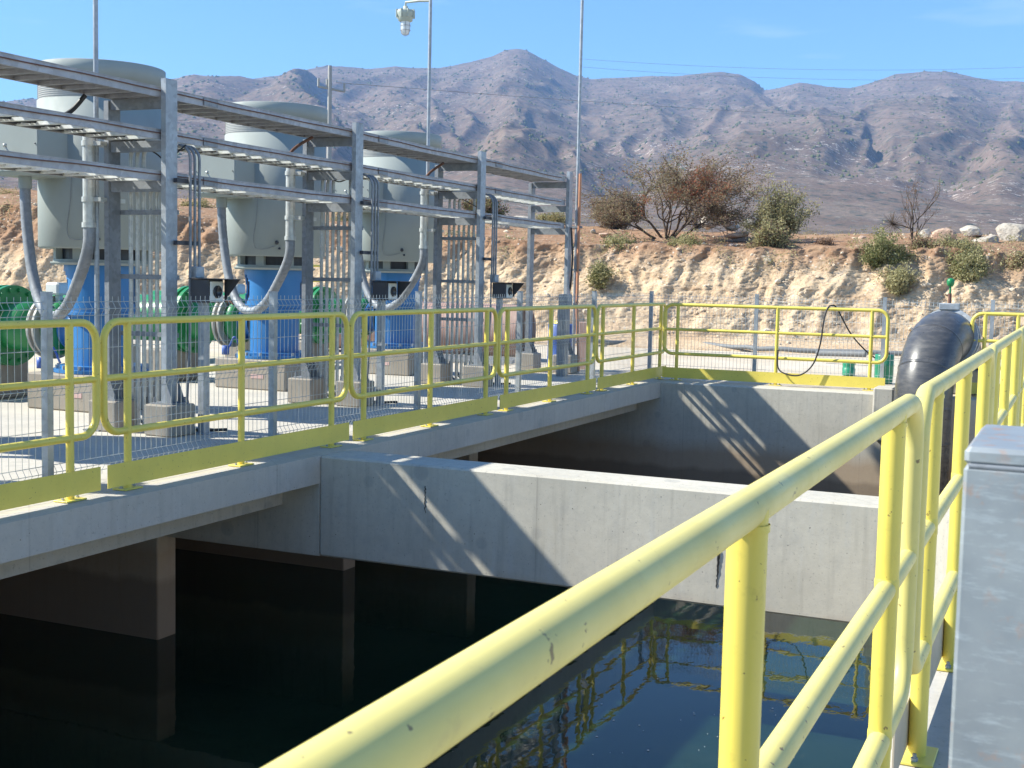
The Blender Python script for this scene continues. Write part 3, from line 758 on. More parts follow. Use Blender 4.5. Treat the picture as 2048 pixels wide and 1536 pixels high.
    b2 = MB(); b2.lathe([(0, .02), (.02, .02), (.024, 0)], P_(.15, 1.78), (math.cos(a_+.15), math.sin(a_+.15), 0), 10); b2.lathe([(0, .02), (.014, .02), (.014, 0)], P_(.2, 1.71), (math.cos(a_+.2), math.sin(a_+.2), 0), 10); build_each(b2, 'drain_plug', M['dark'], root)
    # outlet stub
    b2 = MB(); b2.lathe([(.19, .28), (.19, .38), (.22, .38), (.22, .41), (.0, .41)], (0, 0, .80), (-1, 0, 0), 28); b2.build('outlet_flange', M['blue'], root)
    # small seal-water pipework at the base
    b2 = MB(); b2.tube(smooth_path([(-.30, -.28, .45), (-.36, -.33, .62), (-.42, -.36, .50), (-.50, -.38, .42)]), .012, 7); b2.lathe([(0, 0), (.045, 0), (.045, .11), (0, .11)], (-.46, -.38, .40), n=10); b2.build('seal_fitting', M['drum'], root)
    return root
def make_discharge():
    """valve train running towards -x from the pump"""
    root = empty('discharge_pipe'); ax = (-1, 0, 0)
    z = .80
    def fl(b, s, r, t=.045): b.lathe([(0, s), (r, s), (r, s+t), (0, s+t)], (0, 0, z), ax, 36, smooth=False)
    b = MB(); b.lathe([(.20, .412), (.26, .44), (.29, .51), (.26, .58), (.20, .60)], (0, 0, z), ax, 32); b.build('valve_body', M['green'], root)
    b = MB(); fl(b, .615, .33, .028); b.build('joint_ring', M['lgrille'], root)
    b = MB(); fl(b, .69, .33, .028); b.build('joint_ring', M['lgrille'], root)
    b = MB(); b.lathe([(.24, .60), (.24, .80), (.26, .80), (.26, 1.20)], (0, 0, z), ax, 28); b.lathe([(.30, 1.36), (.30, 4.4)], (0, 0, z), ax, 32); fl(b, 1.20, .43, .05); fl(b, 1.30, .43, .05); b.build('pipe', M['green'], root)
    b = MB()
    for s in (1.17, 1.25, 1.35):
        for k_ in range(18):
            a = k_*2*math.pi/18; y, zz = .38*math.cos(a), z+.38*math.sin(a); b.tube([(-s, y, zz), (-s-.05, y, zz)], .024, 6, smooth=False)
    b.build('bolts', M['green'], root)
    b = MB(); b.tube([(-.58, 0, z+.26), (-.58, 0, z+.34)], .04, 10); b.box(-.68, -.50, -.10, .10, z+.34, z+.47, bev=.02); b.build('actuator', M['white'], root)
    b = MB(); ring = [(-.58+.10*math.cos(t_), -.18, z+.16+.10*math.sin(t_)) for t_ in np.linspace(0, 2*math.pi, 17)[:-1]]; b.tube(ring, .012, 6, closed=True); b.tube([(-.58, -.02, z+.16), (-.58, -.18, z+.16)], .015, 6)
    for t_ in (0, 1.57): b.tube([(-.58-.10*math.cos(t_), -.18, z+.16-.10*math.sin(t_)), (-.58+.10*math.cos(t_), -.18, z+.16+.10*math.sin(t_))], .008, 5)
    b.build('handwheel', M['rust'], root)
    return root
pp = make_pump(); dp = make_discharge()
b = MB(); b.box(-.52, .52, -.52, .52, .001, .366, bev=.015); pl0 = b.build('pump_plinth', M['plinth'])
b = MB(); b.box(.02, .20, -.524, -.521, .14, .19); b.build('plate', M['label'], pl0)
b = MB(); b.box(-.2, .2, -.35, .35, .001, .42, bev=.02); sp0 = b.build('pipe_support', M['plinth'])
# flexible conduit from tray riser to terminal box (points for pump 2, shifted per pump)
def make_flex():
    root = empty('flexible_conduit')
    xr, yr = -7.93, -.12        # rigid riser position relative to frame y (frame at PIT above)
    b = MB(); b.tube([(xr, yr, 1.80), (xr, yr, 2.56)], .052, 16); b.build('riser', M['conduit'], root)
    b = MB()
    for z in (1.80, 2.02, 2.50): b.tube([(xr, yr, z-.022), (xr, yr, z+.022)], .062, 16)
    for z in (2.02, 2.50): b.box(xr, XB, yr-.012, yr+.3, z-.018, z+.018)
    build_each(b, 'clamp', M['conduit'], root)
    pts = [(xr+dx_, yr+dy_, z_) for dx_, dy_, z_ in ((0, 0, 1.80), (-.02, .01, 1.60), (-.22, .11, 1.33), (-.50, .25, 1.07), (-.80, .40, .97), (-1.08, .54, 1.06), (-1.28, .64, 1.33), (-1.40, .70, 1.70), (-1.46, .73, 2.05), (-1.47, .74, 2.30))]
    sp = smooth_path(pts, 10); b = MB(); b.tube(sp, [.050+(.0025 if i % 2 else 0) for i in range(len(sp))], 14); b.build('flex_hose', M['galvd'], root)
    b = MB(); b.tube([(xr-1.47, yr+.74, 2.18), (xr-1.47, yr+.74, 2.294)], .064, 12); b.build('gland', M['ggrey'], root)
    return root
fx = make_flex()
for i in (0, 1, 2, -1):
    nm = ['nearest', 'middle', 'farthest', 'unseen left'][i]
    y = PY + i*3.06
    o = pp if i == 0 else copy_tree(pp); o.location = (PX, y, 0)
    tag(o, ['tall grey-green motor on a blue pump head, nearest and leftmost of three', 'middle one of the three tall grey-green pump motors on blue heads', 'farthest and smallest looking of the three grey-green pump motors', 'pump standing outside the photo, beyond its left edge'][i], 'pump', 'vertical pumps in a row on the left deck')
    o = dp if i == 0 else copy_tree(dp); o.location = (PX, y, 0)
    tag(o, 'green discharge pipe with valve and bolted flanges leading away from the %s pump' % nm, 'pipe', 'green discharge pipes of the pumps')
    o = pl0 if i == 0 else copy_tree(pl0)
    o.location = (PX, y, 0); tag(o, 'square concrete plinth under the %s blue pump head' % nm, 'plinth', 'concrete pump plinths')
    for j, dx in enumerate((-1.55, -2.6)):
        o = sp0 if (i == 0 and j == 0) else sp0.copy()
        if not (i == 0 and j == 0): col.objects.link(o)
        o.location = (PX+dx, y, 0); tag(o, '%s concrete block supporting the green pipe of the %s pump' % (['closer', 'rear'][j], nm), 'support block', 'blocks under the green pipes')
    o = fx if i == 0 else copy_tree(fx); o.location = (0, Y0+i*PIT-.02, 0)
    tag(o, 'thick grey flexible conduit looping from the cable tray to the %s motor' % nm, 'conduit', 'flexible conduit loops to the motors')
# manifold behind
b = MB(); b.tube([(-13.35, 6, .66), (-13.35, 19.2, .66)], .31, 28); tag(b.build('header_pipe', M['green']), 'long green header pipe running behind all the pumps', 'pipe')

# ------------------------------------------------------------------ poles and lamp
def pole(name, x, y, z1, label, r=.045, lamp=False, z0=0.001):
    root = empty(name, (x, y, 0), label, 'pole')
    MB().tube([(0, 0, z0), (0, 0, z1*.5), (0, 0, z1)], r, 12).build('shaft', M['galv'], root)
    MB().box(-.09, .09, -.09, .09, z0, z0+.012).build('base_plate', M['galvd'], root)
    return root
pl = pole('lamp_pole', -7.90, 8.72, 5.4, 'slim grey lamp pole rising behind the nearest rack frame, left in the photo', .022)
pl = pole('lamp_pole', -7.93, 14.90, 5.06, 'slim grey lamp pole at the third rack frame carrying the caged lamp', .022)
A = Vector((0, 0, 4.98)); B = aty(814, 4, 14.90)-Vector((-7.93, 14.90, 0))
MB().tube([(0, 0, 4.975), (B.x*.5, 0, 4.985), (B.x-.02, 0, 4.98), (B.x-.02, 0, 4.93)], .016, 8).build('arm', M['lamphead'], pl)
lamp = empty('caged_lamp', (-7.93+B.x-.02, 14.90, 4.93), 'explosion-proof caged glass lamp hanging from the pole arm against the sky', 'lamp')
MB().lathe([(0, .0), (.03, 0), (.03, -.035), (.105, -.05), (.118, -.07), (.118, -.10), (.10, -.14), (.092, -.19), (.07, -.20), (0, -.20)], n=24).build('housing', M['lamphead'], lamp)
b = MB()
for k_ in range(8):
    a = k_*math.pi/4; c_, s_ = math.cos(a), math.sin(a); b.box(.10, .128, -.008, .008, -.15, -.045, Matrix.Rotation(a, 4, 'Z'))
build_each(b, 'lug', M['lamphead'], lamp)
MB().lathe([(.062, -.20), (.062, -.28), (.056, -.33), (.035, -.36), (0, -.37)], n=20).build('glass', M['glass'], lamp)
b = MB()
for k_ in range(6):
    a = k_*math.pi/3; c_, s_ = math.cos(a), math.sin(a); b.tube([(.068*c_, .068*s_, -.19), (.070*c_, .070*s_, -.29), (.055*c_, .055*s_, -.355), (0, 0, -.385)], .003, 5)
for z in (-.25, -.31): b.tube([(.069*math.cos(t_), .069*math.sin(t_), z) for t_ in np.linspace(0, 2*math.pi, 19)[:-1]], .003, 5, closed=True)
b.build('cage', M['galv'], lamp)
pl = pole('lamp_pole', -7.12, 18.22, 5.6, 'tall thin free-standing grey pole with orange conduit on its lower half', .024)
b = MB(); b.tube([(.05, -.02, 3.02), (.05, -.02, 1.0), (.09, -.04, .4), (.13, -.08, .02)], .021, 10); b.build('orange_conduit', M['orange'], pl)
b = MB(); b.box(-.06, .1, -.03, .0, 2.2, 2.23); b.box(-.06, .1, -.03, .0, 1.55, 1.58); build_each(b, 'clamp', M['galvd'], pl)
# far concrete utility pole
q = at(657, 442, 83); t_ = at(657, 131, 83)
up_ = empty('utility_pole', (q.x, q.y, 0), 'pale concrete power pole with a crossarm, standing before the mountains', 'utility pole')
MB().tube([(0, 0, 1.0), (0, 0, t_.z)], [.21, .13], 8).build('shaft', M['lgrille'], up_)
b = MB(); ux, uy = math.cos(YAW), math.sin(YAW); zc = t_.z-1.45
b.tube([(-ux*.75, -uy*.75, zc+.15), (ux*.95, uy*.95, zc-.15)], .085, 6)
for s_, zo in ((-.72, .14), (-.18, .1), (.92, -.14)): b.tube([(ux*s_, uy*s_, zc+zo), (ux*s_, uy*s_, zc+zo+.5)], .075, 6)
b.tube([(-.25, 0, zc-2.6), (.25, 0, zc-2.6)], .04, 5); build_each(b, 'crossarm', M['lgrille'], up_)
for i, (pa, pb, lb) in enumerate((((330, 243, 60), (652, 183, 83), 'thin power line running left from the utility pole'), ((672, 165, 83), (2200, 228, 400), 'thin power line crossing the mountains to the right'),
                                 ((1165, 118, 300), (2200, 127, 340), 'upper faint power line against the sky at right'), ((1165, 134, 300), (2200, 150, 340), 'lower faint power line against the sky at right'))):
    a, c_ = at(*pa), at(*pb); rr = .010 if i < 1 else (.018 if i == 1 else .03)
    pts = [a.lerp(c_, s_/16)-Vector((0, 0, 4*(s_/16)*(1-s_/16)*(.35 if i == 0 else 2.0))) for s_ in range(17)]
    tag(MB().tube(pts, rr, 4).build('power_line', M['galvd']), lb, 'power line', 'power lines')

# ------------------------------------------------------------------ black pipe gooseneck
F = Vector((-1.80, 16.83)); Bk = Vector((-1.52, 18.45)); zc = -.10; Rb = (Bk-F).length/2; rp = .355
root = empty('gooseneck_pipe', (F.x, F.y, 0), 'big glossy black plastic pipe bending over the far tank wall', 'pipe')
dirn = (Bk-F).normalized(); mid_c = (F+Bk)/2
def gp(a): return Vector((mid_c.x-dirn.x*Rb*math.cos(a)-F.x, mid_c.y-dirn.y*Rb*math.cos(a)-F.y, zc+Rb*math.sin(a)*1.05))
seg = [Vector((0, 0, -2.6)), Vector((0, 0, -1.2)), Vector((0, 0, zc))]
b = MB(); b.tube(seg, rp, 40, caps=False); b.build('drop_leg', M['hdpe'], root)
b = MB(); angs = [i*math.pi/18 for i in range(0, 11)]; b.tube([gp(a) for a in angs], rp, 40, caps=False); bend = b.build('bend', M['hdpe'], root)
b = MB()
for a in (0, R(30), R(60)):
    p0, p1 = gp(a-.018), gp(a+.018); b.tube([p0, gp(a-.006), gp(a+.006), p1], [rp+.001, rp+.006, rp+.006, rp+.001], 40, caps=False)
for z in (-.55, -1.1): b.tube([(0, 0, z-.015), (0, 0, z-.005), (0, 0, z+.005), (0, 0, z+.015)], [rp, rp+.008, rp+.008, rp], 40, caps=False)
build_each(b, 'weld_bead', M['hdpe'], root)
b = MB(); b.tube([gp(a) for a in (R(108), R(125), R(143), R(162), R(180))]+[gp(math.pi)-Vector((0, 0, .25)), Vector((Bk.x-F.x, Bk.y-F.y, -.01))], rp, 40, caps=False); b.build('rear_leg', M['hdpe'], root)
b = MB()
for a in (R(99), R(106)): b.tube([gp(a), gp(a+R(3.2))], rp+.05, 40, smooth=False)
build_each(b, 'flange', M['galv'], root)
T = gp(R(104)); tp = T+Vector((0, 0, rp+.03))
b = MB(); b.box(tp.x-.13, tp.x+.13, tp.y-.03, tp.y+.03, tp.z+.0, tp.z+.09, bev=.01); b.build('lug', M['galv'], root)
b = MB(); b.tube([tp+Vector((.0, 0, .08)), tp+Vector((0, 0, .22))], .022, 8); b.build('nipple', M['rust'], root)
b = MB(); c_ = tp+Vector((0, 0, .22)); b.tube([c_, c_+Vector((0, 0, .10))], .014, 8); b.lathe([(0, .09), (.03, .09), (.045, .115), (.05, .14), (.05, .17), (.035, .195), (0, .205)], c_, n=18); b.build('air_valve', M['green'], root)
b = MB(); b.box(-2.45, -2.19, 17.05, 17.45, -.6, .10, bev=.02); tag(b.build('corner_block', M['conc']), 'small concrete upstand block left of the black pipe on the far wall', 'block')
b = MB(); b.box(Bk.x-.5, Bk.x+.5, Bk.y-.42, Bk.y+.5, .001-.01, .32, bev=.02); tag(b.build('thrust_block', M['conc']), 'concrete block at the foot of the black pipe behind the far fence', 'block')

# ------------------------------------------------------------------ loose things at the far side
hose = smooth_path([aty(1556, 700, 17.66), aty(1556, 735, 17.64), aty(1572, 748, 17.60), aty(1600, 750, 17.6), aty(1625, 730, 17.62), aty(1640, 690, 17.62), aty(1648, 640, 17.66), aty(1655, 617, 17.70), aty(1664, 611, 17.72), aty(1674, 617, 17.78), aty(1700, 665, 17.9), aty(1727, 697, 18.0), aty(1750, 716, 18.05)], 6)
tag(MB().tube(hose, .011, 6).build('hose', M['black']), 'black hose looped over the far yellow railing', 'hose')
def zground(px, py): v = ray(px, py); return Vector((0, 0, H))+v*(-H/v.z)
p = zground(1665, 733); a, c_ = aty(1612, 726, p.y), aty(1716, 730, p.y)
rp_ = empty('loose_pipe', (0, 0, 0), 'short dark grey pipe resting on a green pail beyond the far fence', 'pipe')
b = MB(); b.tube([(a.x, p.y+1, .17), (c_.x, p.y+.8,   .20)], .055, 16, caps=True); b.build('tube', M['dullgrey'], rp_)
g = zground(1697, 750)
b = MB(); b.lathe([(0, .20), (.10, .20), (.105, .19), (.095, .15), (.095, .11), (.105, .10), (.10, 0)], (g.x, g.y, 0), n=20); tag(b.build('pail', M['barrelgreen']), 'small green plastic pail on the ground under the grey pipe', 'pail')
g = zground(1765, 768); g.y = 19.3; g.x = aty(1768, 740, 19.3).x
dr = empty('green_drum', (g.x, g.y, 0), 'green plastic drum beside the black pipe beyond the far railing', 'drum')
b = MB(); b.lathe([(0, .42), (.13, .42), (.14, .40), (.135, .28), (.145, .26), (.135, .24), (.135, .1), (.125, 0)], n=24); b.build('body', M['barrelgreen'], dr)
b = MB(); b.lathe([(0, .03), (.09, .03), (.10, 0)], (0, 0, .42), n=16); b.build('lid', M['dark'], dr)
# blue drum near last frame
dr = empty('blue_drum', (-7.45, 18.55, 0), 'blue plastic drum with a yellow lid beside the last rack post', 'drum')
b = MB(); b.lathe([(0, .70), (.2, .70), (.22, .68), (.215, .5), (.225, .48), (.215, .46), (.215, .2), (.225, .18), (.21, 0)], (0, 0, .02), n=24); b.build('body', M['drum'], dr)
b = MB(); b.lathe([(0, .05), (.12, .05), (.13, 0)], (0, 0, .722), n=20); b.build('lid', M['yellow'], dr)
# cabinets at the last frame
jb = empty('junction_cabinet', (-6.95, 17.35, 0), 'small grey junction box on a post in front of the last rack frame', 'junction box')
b = MB(); b.box(-.06, .06, -.08, .08, .001, 1.0); b.build('post', M['galvd'], jb)
b = MB(); b.box(-.05, .10, -.09, .10, 1.0, 1.2, bev=.01); b.build('box', M['galvd'], jb)
b = MB(); b.box(-7.30, -7.08, 18.9, 19.0, .0, .75, bev=.01); tag(b.build('wooden_board', M['brownpipe']), 'brown board standing behind the orange conduit pole', 'board')
# big brown pipe lying down
bp = empty('pipe_spool', (0, 0, 0), 'large dusty pinkish brown pipe lying on the yard, open end dark', 'pipe')
b = MB(); b.tube([(-13.2, 20.35, .50), (-8.85, 20.35, .50)], .46, 36, caps=False); b.tube([(-13.2, 20.35, .5), (-8.85, 20.35, .50)], .43, 36, caps=False); b.lathe([(.43, 0), (.46, 0)], (-8.85, 20.35, .5), (1, 0, 0), 36); b.build('shell', M['brownpipe'], bp)
b = MB(); b.lathe([(0, 0), (.428, 0)], (-9.6, 20.35, .5), (1, 0, 0), 36); b.build('bore_shade_disc', M['black'], bp)  # black disc set in the bore, painted shade for the open end
for j, x in enumerate((-12.2, -9.9)):
    b = MB(); b.box(x-.1, x+.1, 19.9, 20.8, -.01, .06); tag(b.build('timber', M['plinth']), 'wooden timber under the %s end of the brown pipe' % ['left', 'right'][j], 'timber')
for j in range(4):
    b = MB(); b.box(-10.8-.0*j, -8.6, 18.95+.28*j, 19.05+.28*j, .0, .06); tag(b.build('plank', M['galvd']), '%s dark plank lying in front of the brown pipe' % ['nearest', 'second nearest', 'second farthest', 'farthest'][j], 'plank', 'planks lying on the yard')
# yellow platform rail behind
yr = empty('platform_rail', (-11.6, 17.2, 0), 'small yellow railing far behind, between the middle and farthest pumps', 'railing')
b = MB(); b.tube([(0, 0, 1.55), (0, .9, 1.55)], .02, 8); b.tube([(0, 0, 1.3), (0, .9, 1.3)], .018, 8); build_each(b, 'rail', M['yellow'], yr)
for j in range(4): MB().tube([(0, j*.3, .8), (0, j*.3, 1.55)], .02, 8).build('post', M['yellow'], yr)
b = MB(); b.box(-.35, .35, -.05, .95, .74, .80); b.build('platform', M['galvd'], yr)
b = MB()
for sx in (-.3, .3):
    for sy in (0, .9): b.box(sx-.03, sx+.03, sy-.03, sy+.03, 0, .74)
build_each(b, 'leg', M['galvd'], yr)
# line of grey hose pipe at bank foot
pts = [zground(x_, y_)+Vector((0, 0, .06)) for x_, y_ in ((1160, 688), (1240, 690), (1330, 688), (1430, 695), (1530, 702), (1640, 707), (1780, 712), (1950, 718), (2150, 722))]
pts = [Vector((p_.x+rnd.uniform(-.03, .03), p_.y-.6, .07+rnd.uniform(0, .03))) for p_ in smooth_path(pts, 4)]
tag(MB().tube(pts, .05, 10).build('ground_pipe', M['dullgrey']), 'long grey pipe lying along the foot of the cut bank', 'pipe')

# ------------------------------------------------------------------ cut bank (terrain)
def ybase(x): return 27.9+.30*(x+6)+.5*np.sin(x*.35)
nx, nv = 1500, 230
xs_ = np.linspace(-46, 22, nx); s_ = np.linspace(0, 1, nv)
SX, SV = np.meshgrid(xs_, s_)
# profile: foot apron, steep face, lip, shelf rising slightly
def crest(x): return np.interp(x, [-46, -29, -22, -15, -10.7, -7, -3.7, 0, 22], [4.0, 3.25, 2.95, 2.50, 2.36, 2.30, 2.36, 2.3, 2.4])
d = np.where(SV < .06, SV/.06*1.2-1.2, np.where(SV < .55, (SV-.06)/.49*1.9, np.where(SV < .62, 1.9+(SV-.55)/.07*.9, 2.8+(SV-.62)/.38*9.5)))
hh = np.where(SV < .06, .10*(SV/.06), np.where(SV < .55, .10+.86*((SV-.06)/.49)**.92, np.where(SV < .62, .96+.04*(SV-.55)/.07, 1.0)))
shelf = np.clip((SV-.62)/.38, 0, 1)
Zb = hh*crest(SX) + .42*np.clip(shelf*2.2, 0, 1) + .10*shelf
Xb_ = SX.copy(); Yb_ = ybase(SX)+d
face = np.clip((SV-.05)/.05, 0, 1)*np.clip((.66-SV)/.08, 0, 1)
u_ = SX; v_ = SV*5.5
wv = fbm(u_*.7, v_*.7, 3, 88); gv = ridged(u_*2.3+wv*3, v_*.22+wv, 4, 11)
rough_ = (fbm(u_*.7, v_*.6, 5, 3)-.5)*.8 + (gv-.6)*.42*np.clip((SV-.1)*4, .2, 1) + (fbm(u_*8, v_*7, 5, 61, .8)-.5)*.24 + np.clip(.30-cell(u_*3.1, v_*3.4, 15), 0, 1)*.30*(vnoise(u_*1.3, v_*1.3, 19) > .5) + (.35-cell(u_*14, v_*13, 17))*.04
gull = (ridged(u_*1.1, v_*.12, 3, 31)-.6)*.35
Yb_ = Yb_ - face*(rough_*.62+gull*.8)
Zb = Zb + face*(fbm(u_*2.5, v_*2.5, 5, 21)-.5)*.22 + (1-face)*np.clip(SV*12, 0, 1)*((fbm(SX*.8, Yb_*.8, 5, 8)-.5)*.20+(.35-cell(SX*2.0, Yb_*2.0, 33))*.04)
Zb[0, :] = -.3
bank = tag(grid_mesh('bank', Xb_, Yb_, Zb, M['bank'], True), kind='structure')
def bank_z(x, dd):
    """height of the shelf at distance dd behind the base line"""
    return float(crest(np.array(x)))*1.0+.50*min(1, max(0, dd-2.8)/9.5*2.2)+.28*max(0, min(1, (dd-2.8)/9.5))
def ico(r=1.0, sub=2, seed=0, amp=.25, flat=(1, 1, 1)):
    import bmesh
    bm = bmesh.new(); bmesh.ops.create_icosphere(bm, subdivisions=sub, radius=1); rr = random.Random(seed)
    pl_ = [Vector((rr.gauss(0, 1), rr.gauss(0, 1), rr.gauss(0, 1))).normalized() for _ in range(13)]; ds = [rr.uniform(.48, .86) for _ in pl_]
    for v in bm.verts:
        n = v.co.normalized(); k_ = 1.0
        for q_, d_ in zip(pl_, ds):
            dt = n.dot(q_)
            if dt > 0: k_ = min(k_, d_/dt)
        n = n*k_*(1+rr.uniform(-.02, .02)); v.co = Vector((n.x*flat[0]*r, n.y*flat[1]*r, n.z*flat[2]*r))
    vs = [v.co.copy() for v in bm.verts]; fs = [tuple(v.index for v in f.verts) for f in bm.faces]; bm.free(); return vs, fs
BD = [ # px, py centre, half width px, half height px, distance beyond base, material, label
 (1414, 445, 20, 14, 8, 'boulder', 'white boulder just right of the large tree trunk, leftmost of three'), (1462, 449, 18, 11, 8.4, 'boulder', 'rounded pale boulder in the middle of three right of the large tree'),
 (1500, 448, 14, 9, 8.8, 'boulder', 'small pale boulder touching the olive shrub, last of three right of the large tree'), (1474, 471, 28, 8, 4.2, 'pinkrock', 'long flat pinkish rock on the bank edge left of the olive shrub'),
 (1463, 494, 8, 7, 2.6, 'pinkrock', 'small round stone on the bank lip below the long flat rock'), (1766, 472, 10, 6, 6, 'boulder', 'small pale rock behind the dark bush right of centre'),
 (1852, 470, 17, 12, 5.5, 'boulder', 'grey angular boulder at the foot of the leafless tree'), (1888, 474, 24, 15, 5.2, 'pinkrock', 'pink and grey boulder right of the leafless tree'),
 (1940, 466, 26, 14, 6.5, 'boulder', 'pale boulder behind the right-hand bush, second from the photo edge'), (1972, 483, 28, 13, 5.0, 'boulder', 'cream boulder low in front of the biggest grey boulder'),
 (2030, 472, 42, 24, 5.8, 'boulder', 'biggest grey boulder, at the right photo edge'), (1725, 478, 9, 6, 5, 'pinkrock', 'small pinkish stone on the red soil left of the dark bush'),
 (1040, 450, 34, 15, 6.5, 'boulder', 'broad white boulder behind the last cable rack frame'), (1004, 462, 22, 13, 5, 'boulder', 'pale boulder left of the broad white one behind the rack'),
 (395, 450, 19, 19, 5, 'boulder', 'grey boulder seen between the nearest frame and middle pump'), (425, 470, 14, 13, 4, 'boulder', 'cream stone right of the grey boulder between frame and pump'),
 (20, 450, 30, 26, 4.0, 'pinkrock', 'large brown boulder low on the bank at the left photo edge'), (378, 414, 12, 8, 7, 'pinkrock', 'small stone on top of the bank between frame and middle pump'),
 (1210, 470, 12, 6, 4.5, 'pinkrock', 'dark flat stone on red soil left of the large tree'), (1186, 463, 7, 6, 5, 'boulder', 'small block of stone beside the orange striped pole top soil')]
for i, (px, py, hw, hh_, dd, mt, lb) in enumerate(BD):
    v = ray(px, py); # intersect with y = ybase(x)+dd
    t_ = 25.0
    for _ in range(30):
        t_ = (float(ybase(np.array(v.x*t_)))+dd)/v.y
    c_ = Vector((0, 0, H))+v*t_; sc_ = t_/FPX
    vs, fs = ico(1, 3, 100+i, .2, (hw*sc_*1.1, hw*sc_*.9, hh_*sc_*1.25))
    rz = Matrix.Rotation(YAW, 3, 'Z'); b = MB(); b.add([rz @ p_ + c_ for p_ in vs], fs, False)
    tag(b.build('boulder', M[mt]), lb, 'boulder', 'boulders on the bank')
# small stones scattered over bank
b = MB(); bases = [ico(1, 1, 300+i, .3, (1, .8, .7)) for i in range(6)]
dg = bpy.context.evaluated_depsgraph_get()
ids = np.random.RandomState(5)
for i in range(3400):
    j = ids.randint(0, nx); r_ = ids.rand(); iv = int(nv*(.02+.60*ids.rand())) if r_ < .72 else int(nv*(.6+.35*ids.rand()))
    p_ = Vector((Xb_[iv, j], Yb_[iv, j], Zb[iv, j])); s = .028+.055*ids.rand()**3 + (.10*ids.rand() if ids.rand() < .08 else 0)
    vs, fs = bases[i % 6]; a = ids.rand()*6.28; ca, sa = math.cos(a), math.sin(a)
    b.add([(p_.x+(q_.x*ca-q_.y*sa)*s, p_.y+(q_.x*sa+q_.y*ca)*s, p_.z+q_.z*s*.9) for q_ in vs], fs)
tag(b.build('scattered_stones', M['pebble']), 'small pale stones littered over the cut bank and its red soil', 'stones', kind='stuff')

# ------------------------------------------------------------------ vegetation
rs = np.random.RandomState(11)
def leaves(centers, spread, n, size, elong=2.2):
    c = centers[rs.randint(0, len(centers), n)] + rs.normal(0, 1, (n, 3))*spread
    a = rs.normal(0, 1, (n, 3)); a /= np.linalg.norm(a, axis=1)[:, None]
    b_ = np.cross(a, rs.normal(0, 1, (n, 3))); b_ /= np.linalg.norm(b_, axis=1)[:, None]
    s = size*(.5+rs.rand(n, 1)); u = a*s*elong; v = b_*s
    return np.stack([c-u, c+v, c+u, c-v], 1)
def grow(b, p, d, L, r, depth, tips, spread=.55, up_=.1, n=(2, 4), mid=None):
    pts = [p]; q_ = p.copy(); dd = d.copy(); rr = [r]; k_ = 5
    for i in range(k_):
        dd = (dd+Vector(rs.normal(0, .14, 3))+Vector((0, 0, up_*.25))).normalized(); q_ = q_+dd*(L/k_); pts.append(q_.copy()); rr.append(r*(1-.45*(i+1)/k_))
    b.tube(pts, rr, 6 if r > .02 else 4, caps=False)
    if depth <= 1: tips.extend([tuple(pts[-1]), tuple(pts[3]), tuple(pts[2])])
    if depth == 0: return
    for j in range(rs.randint(*n)):
        a = Vector(rs.normal(0, 1, 3)); a = (a-dd*a.dot(dd)).normalized(); nd = (dd+a*spread*(.6+rs.rand()*.8)+Vector((0, 0, up_))).normalized()
        grow(b, pts[rs.randint(3, 6)], nd, L*(.62+.25*rs.rand()), r*.55, depth-1, tips, spread, up_, n)
def ground_at(px, py, dd):
    v = ray(px, py); t_ = 25.0
    for _ in range(30): t_ = (float(ybase(np.array(v.x*t_)))+dd)/v.y
    return Vector((0, 0, H))+v*t_, t_/FPX
# large tree
base, sc_ = ground_at(1335, 478, 4.2)
tree = empty('tree', base, 'large spreading thorn tree with red flower patches on top of the bank', 'tree'); tree.scale = (.86, .86, .66)
b = MB(); tips = []
X_ = Vector((math.cos(YAW-.1), math.sin(YAW-.1), 0)); Y_ = Vector((-X_.y, X_.x, 0))
lim = [(-1.15, .62, 1.25, .050), (-.75, 1.0, 1.35, .045), (-.35, 1.1, 1.35, .040), (-.05, 1.15, 1.3, .048), (.28, 1.1, 1.45, .05), (.62, .95, 1.5, .045), (1.0, .95, 1.35, .04), (1.35, .9, 1.1, .035), (-.9, .5, 1.1, .025), (.15, 1.2, 1.1, .03), (.85, 1.25, 1.4, .04)]
for dx, dz, L, r in lim:
    d_ = (X_*dx+Y_*rs.uniform(-.7, .5)+Vector((0, 0, dz))).normalized(); grow(b, Vector((dx*.12, 0, -.1)), d_, L, r, 3, tips, .62, .05, (3, 5))
b.build('trunk', M['bark'], tree)
tips = np.array(tips); keep = tips[:, 2] > .62; T_ = tips[keep]; xr_ = T_ @ np.array(X_)
zr = T_[:, 2]
quads_mesh('foliage', leaves(T_, .085, 13500, .0135), M['leafgrey'], tree)
quads_mesh('dry_foliage', leaves(T_[(rs.rand(len(T_)) < .40) | (xr_ > .5)], .10, 15500, .0135), M['leafbrown'], tree)
m1 = (np.hypot(xr_-1.0, zr-1.95) < .62) | (np.hypot(xr_+.72, zr-1.12) < .26) | (np.hypot(xr_-.1, zr-1.6) < .2)
if m1.sum() > 3: quads_mesh('red_blossom', leaves(T_[m1], .09, 4300, .014), M['leafred'], tree)
